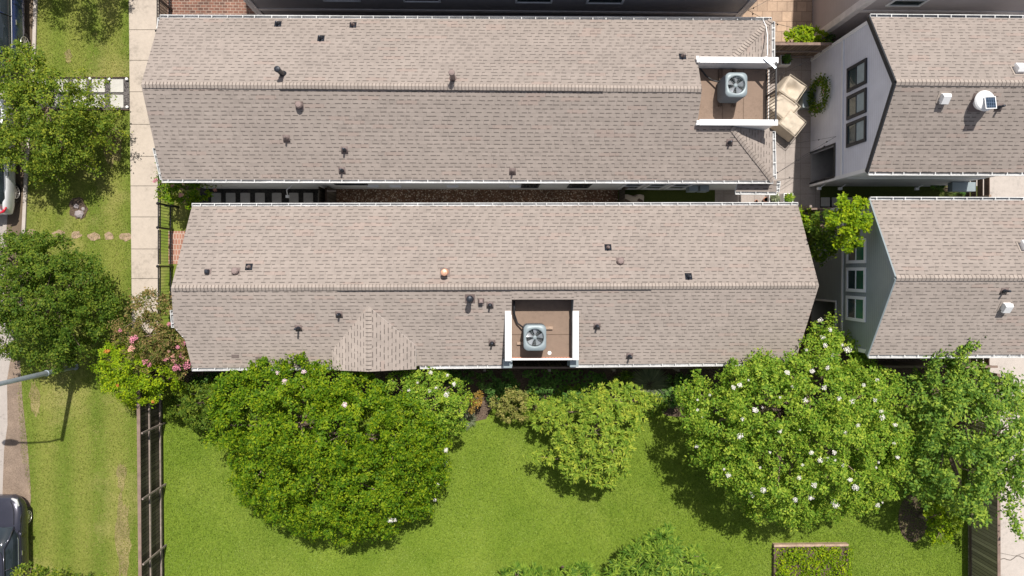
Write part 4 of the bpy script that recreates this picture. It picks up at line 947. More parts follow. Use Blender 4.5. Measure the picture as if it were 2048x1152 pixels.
# soil mound with rocks
mb = MB(); c = P(156, 418, 0); mb.prism([(c.x + (.34 + random.uniform(-.12, .08)) * math.cos(a), c.y + (.46 + random.uniform(-.12, .08)) * math.sin(a)) for a in [k * math.pi / 9 for k in range(18)]], .0, .03); struct(mb.build('soil_patch', mt['soil'], loc=c))
def rock(px, py, s, label):
    c = P(px, py, 0); mb = MB(); prof = [(s * .9, 0), (s * 1.05, s * .25), (s * .8, s * .6), (s * .35, s * .8)]; mb.lathe(c, prof, 7)
    o = mb.build('rock', mt['rock'], loc=c)
    for v in o.data.vertices: v.co += Vector((random.uniform(-1, 1), random.uniform(-1, 1), random.uniform(-.3, .3))) * s * .18
    tag(o, label, 'rock', 'rocks in the bare soil patch')
rock(160, 428, .17, 'largest pale rock in the bare soil patch on the verge'); rock(153, 412, .10, 'small rock at the upper edge of the soil patch'); rock(167, 418, .08, 'smallest rock right of the soil patch centre')
mb = MB(); c = P(1826, 1036, 0); mb.prism([(c.x + .62 * math.cos(a), c.y + 1.0 * math.sin(a)) for a in [k * math.pi / 9 for k in range(18)]], .0, .02); struct(mb.build('mulch_patch', mt['soil'], loc=c))

# ================================================================ street lamp
c = P(151, 733, 0); HL = 5.6
t = thing('street_lamp', 'tall grey steel street lamp leaning out of the dark verge tree over the street', 'street lamp', c)
mb = MB(); mb.lathe(c, [(.14, 0), (.14, .02), (.105, .03), (.105, .3), (.10, .32), (.075, HL), (.05, HL + .02)], 14); mb.build('pole', mt['steel'], t, True)
mb = MB(); mb.tube([c + Vector(v) for v in ((0, 0, HL - .1), (-.5, -.02, HL + .10), (-1.2, -.03, HL + .16), (-1.75, 0.0, HL + .18))], .035, 8); mb.build('arm', mt['steel'], t, True)
mb = MB(); k = c + Vector((-2.0, 0.0, HL + .18)); mb.tube([k + Vector((.32, 0, 0)), k + Vector((.2, 0, .02)), k, k + Vector((-.25, 0, 0)), k + Vector((-.33, 0, -.01))], [.05, .11, .13, .10, .03], 12); mb.build('lamp_head', mt['steel'], t, True)
mb = MB(); mb.lathe(c + UZ * 1.9, [(.115, 0), (.115, .05)], 12); mb.build('collar', mt['steel'], t)

# ================================================================ cars
def car(name, label, cat, cx, yfront, L, Wd, Ht, paint, belt=.92, hood=.95, wind=(.22, .36), rear=(.80, .93), roofw=.66, suv=False, sunroof=False, rails=False):
    """front faces +y; cx = centre x, yfront = y of the nose"""
    o0 = Vector((cx, yfront - L / 2, 0)); t = thing(name, label, cat, o0)
    Y = lambda s: yfront - L * s; hw = Wd / 2
    # ---- body loft
    st = []
    if suv: tops = [(0, .62), (.015, .80), (.05, .98), (.13, 1.07), (.24, 1.12), (.40, belt + .08), (.6, belt + .08), (.85, belt + .10), (.95, belt + .08), (.99, .95), (1, .75)]
    else: tops = [(0, .50), (.008, .60), (.025, .68), (.05, .74), (.085, .79), (.13, .84), (.19, .90), (.25, hood), (.40, belt + .02), (.6, belt + .02), (.80, belt + .05), (.93, belt + .07), (.985, .85), (1, .62)]
    b = MB(); rings = []
    for s, zt in tops:
        k = 1.0
        if s < .25: k = (.80 if suv else .50) + (.20 if suv else .50) * math.sin(min(1, s / (.16 if suv else .15)) * math.pi / 2) ** (1 if suv else .5)
        if s > .85: k = .86 + .14 * math.cos(min(1, (s - .85) / .15) * math.pi / 2)
        w = hw * k; z0 = .22 if .03 < s < .97 else .32
        half = [(0, zt), (w * .45, zt - .005), (w * .78, zt - .03), (w * .93, zt - .10), (w * .99, zt - .24 if zt > .75 else zt - .1), (w, .5 if zt > .72 else zt - .15), (w * .985, .36), (w * .93, z0)]
        ring = [(x, z) for x, z in half] + [(-x, z) for x, z in reversed(half)][:-1]
        i = len(b.v); b.v += [(cx + x, Y(s), z) for x, z in ring]; rings.append((i, len(ring)))
    for (a, n), (e, _) in zip(rings, rings[1:]):
        for j in range(n): b.f.append((a + j, a + (j + 1) % n, e + (j + 1) % n, e + j)); b.m.append(0)
    for (a, n) in (rings[0], rings[-1]): b.f.append(tuple(a + j for j in range(n))); b.m.append(0)
    body = b.build('body', paint, t, True); md = body.modifiers.new('s', 'SUBSURF'); md.levels = md.render_levels = 2
    # ---- greenhouse
    w0, w1 = wind; r0, r1 = rear; zb = belt + (.02 if suv else -.02); hb = hw * .90; hr = hw * roofw
    base_ = {'fl': (-hb * .88, Y(w0), zb + .02), 'bl': (-hb * .9, Y(r1), zb), 'ml': (-hb * 1.0, Y((w0 + r1) / 2), zb)}
    g_ = MB()
    def row(s, x, z): return [(cx - x, Y(s), z), (cx - x * .5, Y(s), z + .02), (cx, Y(s), z + .03), (cx + x * .5, Y(s), z + .02), (cx + x, Y(s), z)]
    gl = [row(w0 - .01, hb * .80, zb), row((w0 + w1) / 2, hb * .83, (zb + Ht) / 2 + .03), row(w1, hr * .98, Ht - .05), row((w1 + r0) / 2, hr, Ht - .03), row(r0, hr * .96, Ht - .05), row((r0 + r1) / 2, hb * .82, (zb + Ht) / 2 + .03), row(r1, hb * .8, zb)]
    for r_ in gl: g_.v += r_
    for k in range(6):
        for j in range(4): g_.f.append((k * 5 + j, k * 5 + j + 1, (k + 1) * 5 + j + 1, (k + 1) * 5 + j)); g_.m.append(0)
    n0 = len(g_.v)
    ns = 7
    for s_ in (-1, 1):
        bs = len(g_.v)
        for k, s in enumerate((w0 - .01, (w0 + w1) / 2, w1, (w1 + r0) / 2, r0, (r0 + r1) / 2, r1)): g_.v.append((cx + s_ * hb * (.80 if k in (0, 6) else .985), Y(s), zb - .02))
        for k in range(6):
            e = (0 if s_ < 0 else 4); g_.f.append((bs + k, bs + k + 1, (k + 1) * 5 + e, k * 5 + e)); g_.m.append(0)
    gh = g_.build('window_glass', mt['carglass'], t, True)
    # roof panel
    rp = MB(); rows = [row(w1 + .005, hr * .99, Ht - .035), row((w1 + r0) / 2, hr * 1.01, Ht - .012), row(r0 - .005, hr * .97, Ht - .035)]
    for r_ in rows: rp.v += r_
    for k in range(2):
        for j in range(4): rp.f.append((k * 5 + j, k * 5 + j + 1, (k + 1) * 5 + j + 1, (k + 1) * 5 + j)); rp.m.append(0)
    ro = rp.build('roof', paint, t, True); sm = ro.modifiers.new('s', 'SOLIDIFY'); sm.thickness = .03; sm2 = ro.modifiers.new('b', 'SUBSURF'); sm2.levels = sm2.render_levels = 2
    if sunroof: s = MB(); s.box((cx, Y(w1 + .09), Ht + .012), (hr * 1.1, .42, .012)); s.build('sunroof', mt['carglass'], ro)
    # pillars
    for s_ in (-1, 1):
        for pts, rad in (([(w0 - .005, hb * .83, zb), ((w0 + w1) / 2, hb * .845, (zb + Ht) / 2 + .03), (w1, hr * 1.0, Ht - .04)], .03), ([(r1, hb * .82, zb), ((r0 + r1) / 2, hb * .835, (zb + Ht) / 2 + .03), (r0, hr * .98, Ht - .04)], .045),
                         ([(w1, hr, Ht - .045), ((w1 + r0) / 2, hr * 1.02, Ht - .025), (r0, hr * .98, Ht - .045)], .028), ([((w1 + r0) / 2, hb * .99, zb), ((w1 + r0) / 2, hr * 1.02, Ht - .03)], .022)):
            p = MB(); p.tube([(cx + s_ * x, Y(s), z) for s, x, z in pts], rad, 8); p.build('pillar', paint, t, True)
        p = MB(); p.tube([(cx + s_ * hb * .84, Y(w0 + .02), zb + .0), (cx + s_ * hb * 1.0, Y(w0 + .1), zb - .01), (cx + s_ * hb * 1.0, Y(r0), zb - .01), (cx + s_ * hb * .86, Y(r1 - .01), zb)], .012, 6); p.build('window_trim', mt['chrome'], t)
        m_ = MB(); q = Vector((cx + s_ * (hw * 1.03), Y(w0 + .05), belt + .04)); m_.tube([q + Vector((-s_ * .12, 0, -.03)), q, q + Vector((s_ * .06, 0, 0)), q + Vector((s_ * .09, .0, 0))], [.03, .075, .08, .03], 10); m_.build('side_mirror', paint, t, True)
        for s in (.45, .66):
            h_ = MB(); h_.box((cx + s_ * hw * .995, Y(s), belt - .12), (.03, .18, .03)); h_.build('door_handle', mt['chrome'], t)
        hl = MB(); hl.tube([(cx + s_ * hw * .52, Y(.018), .66 if not suv else .84), (cx + s_ * hw * .72, Y(.03), .70 if not suv else .88), (cx + s_ * hw * .86, Y(.075), .74 if not suv else .92)], [.04, .07, .04], 8); hl.build('headlight', mt['headl'], t, True)
        tl = MB(); zt_ = .82 if not suv else 1.0; tl.tube([(cx + s_ * hw * .60, Y(.992), zt_), (cx + s_ * hw * .80, Y(.975), zt_ + .02), (cx + s_ * hw * .93, Y(.94), zt_ + .03)], [.03, .05, .03], 8); tl.build('tail_light', mt['redl'], t, True)
        if rails: rr_ = MB(); rr_.tube([(cx + s_ * hr * .93, Y(w1 + .02), Ht - .0), (cx + s_ * hr * .95, Y(w1 + .06), Ht + .06), (cx + s_ * hr * .95, Y(r0 - .06), Ht + .06), (cx + s_ * hr * .92, Y(r0 - .02), Ht)], .018, 6); rr_.build('roof_rail', mt['chrome'], t)
        for s in (.19, .80):
            R_ = .34 if not suv else .38; cw = Vector((cx + s_ * (hw - (.125 if suv else .15)), Y(s), R_)); wh = MB()
            arch = MB(); arch.tube([cw + Vector((s_ * .0, 0, .03)), cw + Vector((s_ * .107, 0, .03))], R_ + .07, 24); arch.build('wheel_arch', mt['black'], t)
            xx = Vector((s_, 0, 0)); wh.tube([cw - xx * .10, cw + xx * .09, cw + xx * .115], [R_, R_, R_ * .93], 24)
            wo_ = wh.build('wheel', mt['tyre'], t, False)
            rm = MB(); rm.tube([cw + xx * .112, cw + xx * .120], [R_ * .20, R_ * .16], 12)
            for k in range(10):
                a = k * math.pi / 5; dv = Vector((0, math.cos(a), math.sin(a))); rm.bar(cw + xx * .118 + dv * R_ * .12, cw + xx * .118 + dv * R_ * .70, .035, .012, 0, xx)
            rm.tube([cw + xx * .117 + Vector((0, math.cos(R(a)), math.sin(R(a)))) * R_ * .70 for a in range(0, 361, 15)], .014, 5, 0, False)
            rm.build('rim', mt['rim'], wo_)
    if not suv:
        for s_ in (-1, 1):
            m2 = MB(); m2.tube([(cx + s_ * hw * q, Y(s), z) for s, q, z in ((.035, .50, .715), (.07, .62, .765), (.12, .70, .825), (.18, .73, .872), (w0 - .02, .75, .915))], .009, 5); m2.build('bonnet_seam', mt['black'], body)
    wp = MB()
    for k in (-.35, .25): wp.bar((cx + k, Y(w0 - .005), zb + .04), (cx + k + .5, Y(w0 + .012), zb + .07), .02, .015)
    wp.build('wiper', mt['black'], t)
    pl = MB(); pl.box((cx, Y(1.0) - .03, .62), (.42, .02, .14)); pl.build('number_plate', mt['white'], t)
    return t
W1 = 1.95; x = P(62, 50, 0).x - W1 / 2; yr = P(60, 142, 0).y
car('parked_car', 'dark blue SUV with chrome window trim parked at the kerb, top left', 'car', x, yr + 4.7, 4.7, W1, 1.68, mt['carblue'], belt=1.02, wind=(.25, .36), rear=(.88, .97), roofw=.72, suv=True, rails=True)
x = P(44, 400, 0).x - .91; yr = P(44, 432, 0).y
car('parked_car', 'white hatchback with red tail light parked at the kerb below the upper verge tree', 'car', x, yr + 4.5, 4.5, 1.82, 1.46, mt['carwhite'], belt=.92, wind=(.24, .38), rear=(.78, .95), roofw=.66)
x = P(69, 1080, 0).x - .92; yf = P(40, 983, 0).y
car('parked_car', 'dark grey sedan with sunroof parked nose-up at the bottom left', 'car', x, yf, 4.8, 1.84, 1.44, mt['carblack'], belt=.90, wind=(.235, .37), rear=(.72, .88), roofw=.66, sunroof=True)

# ================================================================ patio furniture, planters, string lights
def draped(name, label, px, py, w, d, h, rot, sag=0.0, back=0.0):
    c = P(px, py, h); c.z = 0; o = None; n = 14; mb = MB(); q = Euler((0, 0, R(rot))).to_matrix(); rr_ = random.Random(px)
    ph = [rr_.uniform(0, 6) for _ in range(6)]
    for i in range(n + 1):
        for j in range(n + 1):
            u, v = i / n * 2 - 1, j / n * 2 - 1
            m_ = max(abs(u), abs(v)); k = .80 if m_ < .99 else 1.0
            x, y = u * w / 2, v * d / 2
            if m_ > .86:
                z = h * (.93 if m_ < .99 else .10); fl = 1.0 + (.06 if m_ > .99 else 0); x *= fl; y *= fl
            else: z = h
            r2 = u * u + v * v
            z -= sag * math.exp(-r2 * 3.0); z += back * max(0, v - .35)
            z += .022 * math.sin(u * 5 + v * 6 + ph[3]) * math.sin(v * 3 + ph[4]) + .012 * math.sin(u * 7 + ph[0] + v * 3) + .008 * math.sin(v * 9 + ph[1] - u * 4) + .006 * math.sin((u + v) * 13 + ph[2])
            mb.v.append(tuple(c + q @ Vector((x, y, max(.01, z)))))
    for i in range(n):
        for j in range(n): a = i * (n + 1) + j; mb.f.append((a, a + n + 1, a + n + 2, a + 1)); mb.m.append(0)
    t = thing(name, label, 'covered furniture', c, 'covered patio furniture')
    o = mb.build('cover', mt['cover'], t, True); md = o.modifiers.new('s', 'SUBSURF'); md.levels = md.render_levels = 1
    sm = MB()
    for a, b_ in (((-.45, -.45), (.45, -.45)), ((.45, -.45), (.45, .45)), ((.45, .45), (-.45, .45)), ((-.45, .45), (-.45, -.45))):
        A_ = c + q @ Vector((a[0] * w, a[1] * d, h * .97 + .02)); B_ = c + q @ Vector((b_[0] * w, b_[1] * d, h * .97 + .02)); sm.tube([A_, B_], .012, 5)
    sm.build('seam', mt['cover'], t)
    return t
draped('covered_armchair', 'upper beige covered armchair on the patio, its cover sagging in the seat', 1587, 177, .92, .86, .80, -34, .28, .03)
draped('covered_table', 'beige covered table between two covered armchairs, half under the roof edge', 1569, 213, 1.05, .95, .66, -42, 0)
draped('covered_armchair', 'lower beige covered armchair on the patio with a puffed rounded cover', 1586, 246, .92, .82, .80, -38, -.05, .0)
def foliage_disc(): pass

# ---------------------------------------------------------------- leaf engine
SCL, WSC = .92, 1.15
def leaves_mesh(name, mat, parent, pos, nrm, L, Wd, jitter=.45, origin=None, kind=None, droop=0.0, dirs=None):
    n = len(pos); o0 = np.array(parent['_o']) if parent is not None else (np.array(origin) if origin is not None else np.zeros(3))
    nrm = nrm / (np.linalg.norm(nrm, axis=1, keepdims=True) + 1e-9)
    t = rng.normal(size=(n, 3)) if dirs is None else dirs + rng.normal(size=(n, 3)) * .15
    t -= nrm * np.sum(t * nrm, axis=1, keepdims=True); t /= (np.linalg.norm(t, axis=1, keepdims=True) + 1e-9)
    t[:, 2] -= droop; b = np.cross(nrm, t)
    l = (L * SCL * rng.uniform(1 - jitter, 1 + jitter, n))[:, None]; w = l * (Wd / L) * WSC
    p = pos - o0
    v = np.empty((n, 4, 3)); v[:, 0] = p; v[:, 1] = p + t * l * .45 + b * w * .5 + nrm * l * .06; v[:, 2] = p + t * l; v[:, 3] = p + t * l * .45 - b * w * .5 + nrm * l * .06
    me = bpy.data.meshes.new(name); me.vertices.add(n * 4); me.vertices.foreach_set('co', v.reshape(-1).astype(np.float32))
    me.loops.add(n * 4); me.loops.foreach_set('vertex_index', np.arange(n * 4, dtype=np.int32)); me.polygons.add(n)
    me.polygons.foreach_set('loop_start', np.arange(0, n * 4, 4, dtype=np.int32)); me.polygons.foreach_set('loop_total', np.full(n, 4, dtype=np.int32))
    me.update(calc_edges=True); me.materials.append(mat)
    o = bpy.data.objects.new(name, me); COL.objects.link(o); o['_o'] = tuple(o0)
    if parent is not None: o.parent = parent
    else: o.location = tuple(o0)
    if kind: o['kind'] = kind
    return o

def crown_points(lobes, clump_density, per, clump_r, zflat=.75, zmin=.15, deep=.25, star=False):
    """lobes: (centre xyz, radius). clumps sit on the lobes' outer skin, leaves inside the clumps"""
    C_ = np.array([l[0] for l in lobes], float); Rr = np.array([l[1] for l in lobes], float)
    P_, N_ = [], []
    for c, r in zip(C_, Rr):
        n = int(clump_density * 4 * math.pi * r * r * .72); d = rng.normal(size=(n, 3)); d /= np.linalg.norm(d, axis=1, keepdims=True)
        d = d[d[:, 2] > -.55]; rad = r * (1 - deep * rng.random(len(d)) ** 2.2) * rng.uniform(.84, 1.14, len(d))
        q = c + d * rad[:, None] * np.array([1, 1, zflat])
        P_.append(q); N_.append(d)
    P_ = np.vstack(P_); N_ = np.vstack(N_)
    # drop the ones deep inside another lobe
    keep = np.ones(len(P_), bool)
    for c, r in zip(C_, Rr):
        dd = (P_ - c) / np.array([1, 1, zflat]); keep &= np.linalg.norm(dd, axis=1) > r * .55
    P_, N_ = P_[keep], N_[keep]
    m = P_[:, 2] > zmin; P_, N_ = P_[m], N_[m]
    k = rng.poisson(per * 3.0, len(P_)); idx = np.repeat(np.arange(len(P_)), k)
    size = clump_r * rng.uniform(.5, 1.6, len(P_))
    tilt = rng.normal(size=(len(P_), 3)) * .35
    off = rng.normal(size=(len(idx), 3)); off /= (np.linalg.norm(off, axis=1, keepdims=True) + 1e-9); off *= (rng.random(len(idx)) ** .45)[:, None]
    pos = P_[idx] + off * size[idx][:, None] * np.array([1, 1, .6])
    nrm = N_[idx] * .35 + tilt[idx] + np.array([0, 0, .75]) + rng.normal(size=(len(idx), 3)) * .45 + off * .25
    if star:
        dr = off + N_[idx] * .45 + np.array([0, 0, .15]); pos = P_[idx] + off * .02; nrm = np.array([0, 0, 1.0]) + rng.normal(size=(len(idx), 3)) * .35
        return P_, N_, pos, nrm, dr
    return P_, N_, pos, nrm, None

BLOS = {}
def blossom_mesh(mat, r=.11, n=60):
    key = (mat, r)
    if key in BLOS: return BLOS[key]
    mb = MB(); rr_ = random.Random(5)
    for _ in range(n):
        d = Vector((rr_.gauss(0, 1), rr_.gauss(0, 1), rr_.gauss(0, 1) + .3)).normalized() * r * rr_.uniform(.2, 1.0); d.z *= .8
        a = Vector((rr_.gauss(0, 1), rr_.gauss(0, 1), rr_.gauss(0, .5))).normalized() * r * .17; b_ = a.cross(Vector((rr_.gauss(0, .4), rr_.gauss(0, .4), 1))).normalized() * r * .16
        mb.quad(d - a, d - b_, d + a, d + b_)
    me = bpy.data.meshes.new('blossom'); me.from_pydata(mb.v, [], mb.f); me.materials.append(mt[mat]); BLOS[key] = me; return me
def blossom(parent, p, mat='pw', r=.11, s=1.0, label=None):
    o = bpy.data.objects.new('blossom', blossom_mesh(mat, r)); COL.objects.link(o); o.parent = parent; o.location = Vector(p) - Vector(parent['_o'])
    o.rotation_euler = (random.uniform(-.5, .5), random.uniform(-.5, .5), random.uniform(0, 6)); o.scale = (s, s * random.uniform(.8, 1.2), s)
    if label: o['label'] = label
    return o

def plant(name, label, cat, lobes_px, leaf, L=.11, Wd=.055, dens=5.0, per=16, cr=.24, trunk=None, stems=None, group=None, zmin=.12, flowers=(), rnd_fl=None, zflat=.75, deep=.25, droop=0.0, tr=.09, trunkmat='bark', sprigs=(), star=False, dz=0.0):
    lobes_px = [(a, b_, z + dz, r_) for a, b_, z, r_ in lobes_px]; sprigs = [(a, b_, z + dz, c, d, e + dz) for a, b_, z, c, d, e in sprigs]
    lobes = []
    for (px, py, z, r) in lobes_px:
        c = P(px, py, z); lobes.append(((c.x, c.y, z), r * (H - z) / F))
    cx = np.mean([l[0][0] for l in lobes]); cy = np.mean([l[0][1] for l in lobes])
    b0 = P(*trunk, 0) if trunk else Vector((cx, cy, 0)); t = thing(name, label, cat, b0, group)
    cl, cn, pos, nrm, drs = crown_points(lobes, dens, per, cr, zflat, zmin, deep, star)
    if sprigs:   # thin twigs that carry leaves beyond the crown
        for (x0, y0, z0, x1, y1, z1) in sprigs:
            a = P(x0, y0, z0); b_ = P(x1, y1, z1); m_ = int((b_ - a).length * 200); u = rng.random(m_)
            q = np.array(a)[None] + (np.array(b_) - np.array(a))[None] * u[:, None] + rng.normal(size=(m_, 3)) * np.array([.11, .11, .06])
            pos = np.vstack([pos, q]); nrm = np.vstack([nrm, rng.normal(size=(m_, 3)) * .5 + np.array([0, 0, .8])]); drs = None if drs is None else np.vstack([drs, rng.normal(size=(m_, 3))])
    crn = leaves_mesh('crown' if trunk or stems else 'foliage', leaf, t, pos, nrm, L, Wd, droop=droop, dirs=drs)
    # trunk and limbs
    w = MB()
    top = min(l[0][2] for l in lobes) * .45
    if trunk is not None or stems:
        nst = stems or 1
        for k in range(nst):
            a = 2 * math.pi * k / nst; f0 = b0 + Vector((math.cos(a), math.sin(a), 0)) * (.0 if nst == 1 else .12)
            m0 = b0 + Vector((math.cos(a), math.sin(a), 0)) * (.0 if nst == 1 else .35) + UZ * top
            w.tube([f0, (f0 + m0) / 2 + Vector((random.uniform(-.05, .05), random.uniform(-.05, .05), 0)), m0], [tr * 1.2 / math.sqrt(nst), tr / math.sqrt(nst), tr * .85 / math.sqrt(nst)], 8)
            for li, (c, r) in enumerate(lobes):
                if li % nst != k: continue
                c = Vector(c); md = m0.lerp(c, .5) + Vector((random.uniform(-.1, .1), random.uniform(-.1, .1), .08))
                w.tube([m0, md, c], [tr * .55, tr * .38, tr * .2], 6)
                ci = np.argsort(np.linalg.norm(cl - np.array(c), axis=1)); 
                for q in ci[::max(1, len(ci) // 10)][:10]:
                    e = Vector(cl[q])
                    if (e - c).length < r * 1.25: w.tube([c, c.lerp(e, .55) + Vector((0, 0, .04)), e], [tr * .18, tr * .12, .006], 4)
        for (x0, y0, z0, x1, y1, z1) in sprigs: w.tube([P(x0, y0, z0), P(x1, y1, z1)], [.012, .005], 4)
        tb = w.build('trunk', mt[trunkmat], t, True)
    else:
        for li, (c, r) in enumerate(lobes):
            for k in range(5):
                e = Vector(c) + Vector((random.uniform(-.6, .6) * r, random.uniform(-.6, .6) * r, random.uniform(0, .5) * r)); w.tube([Vector((cx, cy, .0)) + Vector((random.uniform(-.1, .1), random.uniform(-.1, .1), 0)), e], [.015, .005], 4)
        w.build('stems', mt[trunkmat], t)
    for f in flowers:
        px, py, m_, s = f; d = None
        # put the flower on the crown skin under that pixel: highest lobe hit
        best = None
        dr = ray(px, py); o_ = Vector((0, 0, H))
        for c, r in lobes:
            c = Vector(c); A_ = Vector((dr.x, dr.y, dr.z / zflat)); O_ = Vector((o_.x - c.x, o_.y - c.y, (o_.z - c.z) / zflat)); r2 = r * 1.03
            aa = A_.dot(A_); bb_ = 2 * A_.dot(O_); cc = O_.dot(O_) - r2 * r2; D_ = bb_ * bb_ - 4 * aa * cc
            if D_ > 0:
                tt = (-bb_ - math.sqrt(D_)) / (2 * aa)
                if best is None or tt < best: best = tt
        if best is None: best = (2.2 - H) / dr.z
        blossom(t, o_ + dr * best, m_, .11, s * (.82 if m_ in ('pw', 'po') else .9))
    if rnd_fl:
        m_, n_, s = rnd_fl; ups = [i for i in range(len(cl)) if cn[i][2] > .15]
        for i in random.sample(ups, min(n_, len(ups))): blossom(t, Vector(cl[i]) + Vector((0, 0, .1)) + Vector(cn[i]) * .08, m_, .11, s * random.uniform(.6, 1.2))
    return t

# ================================================================ trees and shrubs
plant('verge_tree', 'loose airy street tree over the verge and the white car, half hiding the pavers', 'tree',
      [(55, 155, 3.7, 52), (5, 150, 3.6, 48), (15, 230, 3.8, 70), (95, 215, 4.0, 70), (60, 290, 3.6, 60), (120, 280, 3.7, 50), (162, 205, 3.5, 32), (185, 262, 3.3, 30), (95, 335, 3.0, 32), (145, 305, 3.1, 30), (10, 285, 3.2, 38), (222, 240, 2.8, 14), (35, 110, 3.5, 24)],
      mt['lT1'], .088, .046, dens=13, per=15, cr=.22, trunk=(158, 330), tr=.08, deep=.5, dz=-1.6,
      sprigs=[(180, 170, 3.4, 215, 160, 3.2), (200, 200, 3.3, 238, 232, 3.1), (60, 120, 3.7, 40, 100, 3.8), (170, 330, 3, 205, 345, 2.7), (190, 250, 3.2, 250, 268, 2.9), (150, 170, 3.4, 170, 140, 3.3), (190, 205, 3.3, 225, 190, 3.1), (190, 280, 3.1, 235, 300, 2.8), (160, 320, 3, 190, 330, 2.7), (60, 330, 3, 75, 375, 2.8), (110, 350, 2.9, 130, 375, 2.7)])
plant('verge_tree', 'dense round dark green street tree on the verge beside the street lamp', 'tree',
      [(40, 530, 3.9, 58), (100, 520, 4.0, 50), (150, 560, 4.0, 58), (185, 615, 3.8, 50), (90, 600, 4.6, 88), (15, 590, 4.2, 70), (20, 660, 3.8, 55), (70, 685, 3.6, 45), (140, 655, 4.0, 62), (110, 710, 3.2, 35), (195, 590, 3.6, 38), (60, 490, 3.4, 28), (5, 500, 3.4, 35), (160, 700, 3.0, 25)],
      mt['lT2'], .085, .048, dens=10, per=22, cr=.22, trunk=(125, 600), tr=.12, deep=.4, dz=-1.7)
plant('verge_tree', 'street tree just beyond the top edge whose shadow dapples the verge', 'tree',
      [(20, -190, 3.6, 70), (90, -170, 4, 80), (0, -120, 3.2, 40), (130, -190, 3.6, 70), (120, -120, 3.0, 40), (60, -230, 3.8, 70)], mt['lT1'], .085, .045, dens=6, per=15, cr=.24, trunk=(150, -75), deep=.5, dz=-.4)
plant('verge_bush', 'leafy tree rising at the bottom edge beside the dark grey sedan', 'tree',
      [(60, 1160, 2.5, 34), (40, 1190, 2.5, 40), (110, 1185, 2.2, 45), (160, 1175, 1.6, 30), (210, 1180, 1.4, 28), (100, 1150, 2.0, 22), (250, 1190, 1.2, 25)], mt['lT1'], .09, .05, dens=8, per=16, cr=.16, trunk=(130, 1200), deep=.35)
pf = [(265, 680, 'pp', 1.3), (263, 697, 'ps', 1.2), (356, 694, 'pp', .8), (360, 709, 'pp', 1.0), (348, 720, 'ps', 1.2), (354, 733, 'pp', 1.5), (373, 730, 'pp', 1.6), (290, 724, 'pp', 1.2), (299, 729, 'pp', 1.0), (338, 754, 'pp', 1.0), (240, 661, 'pp', .9), (338, 648, 'pp', .8), (346, 648, 'pp', .8), (367, 686, 'pp', 1.0), (335, 716, 'ps', .9), (350, 738, 'pp', 1.1), (375, 722, 'ps', .9), (270, 676, 'pp', 1.1), (330, 720, 'pp', .6), (345, 712, 'ps', .9), (365, 715, 'ps', .9), (338, 702, 'ps', .6)]
plant('crape_myrtle', 'crape myrtle with reddish olive leaves and pink blossom west of the middle house', 'tree',
      [(300, 612, 3.0, 32), (275, 640, 3.0, 36), (325, 640, 3.2, 36), (255, 665, 2.8, 30), (300, 670, 3.3, 44), (340, 680, 3.0, 32), (290, 705, 2.8, 36), (338, 712, 2.6, 30), (358, 730, 2.4, 20), (335, 736, 2.3, 18), (362, 700, 2.4, 18), (262, 690, 2.8, 26)],
      mt['lPink'], .075, .04, dens=11, per=18, cr=.17, trunk=(340, 670), stems=4, tr=.08, flowers=pf, deep=.35,
      sprigs=[(310, 600, 3, 345, 597, 2.8), (290, 605, 3, 262, 590, 2.9), (240, 650, 2.8, 236, 640, 2.8)])
plant('flowering_shrub', 'bright yellow-green shrub with a few orange flowers at the head of the left fence', 'shrub',
      [(225, 715, 2.4, 24), (250, 702, 2.5, 22), (232, 740, 2.5, 36), (270, 735, 2.7, 36), (305, 752, 2.6, 30), (258, 768, 2.4, 36), (295, 780, 2.2, 30), (335, 758, 2.4, 20), (270, 795, 1.5, 20), (215, 745, 1.6, 18), (305, 790, 1.6, 16)],
      mt['lYel'], .10, .042, dens=12, per=18, cr=.16, flowers=[(212, 703, 'po', 1.0), (217, 702, 'po', .8), (235, 771, 'po', .7), (306, 803, 'po', .8)],
      sprigs=[(205, 740, 1.6, 185, 733, 1.6), (340, 755, 1.6, 372, 775, 1.3), (350, 770, 1.3, 385, 785, 1.0)])
plant('crape_myrtle', 'small leafy crape myrtle with salmon blossoms between pavement fence and slab path', 'shrub',
      [(352, 385, 1.7, 20), (375, 375, 1.8, 22), (400, 378, 1.6, 22), (372, 400, 1.5, 16), (420, 372, 1.3, 14)], mt['lBig'], .10, .045, dens=12, per=16, cr=.14, trunk=(380, 395), stems=3, tr=.04,
      flowers=[(333, 362, 'ps', 1.0), (362, 390, 'ps', .9), (312, 360, 'pp', .8), (308, 363, 'pp', .6), (345, 372, 'ps', .7), (430, 380, 'ps', .8)], sprigs=[(345, 380, 1.6, 312, 358, 1.6), (348, 370, 1.6, 318, 340, 1.7), (345, 395, 1.5, 315, 388, 1.4), (345, 365, 1.7, 322, 320, 1.7)])
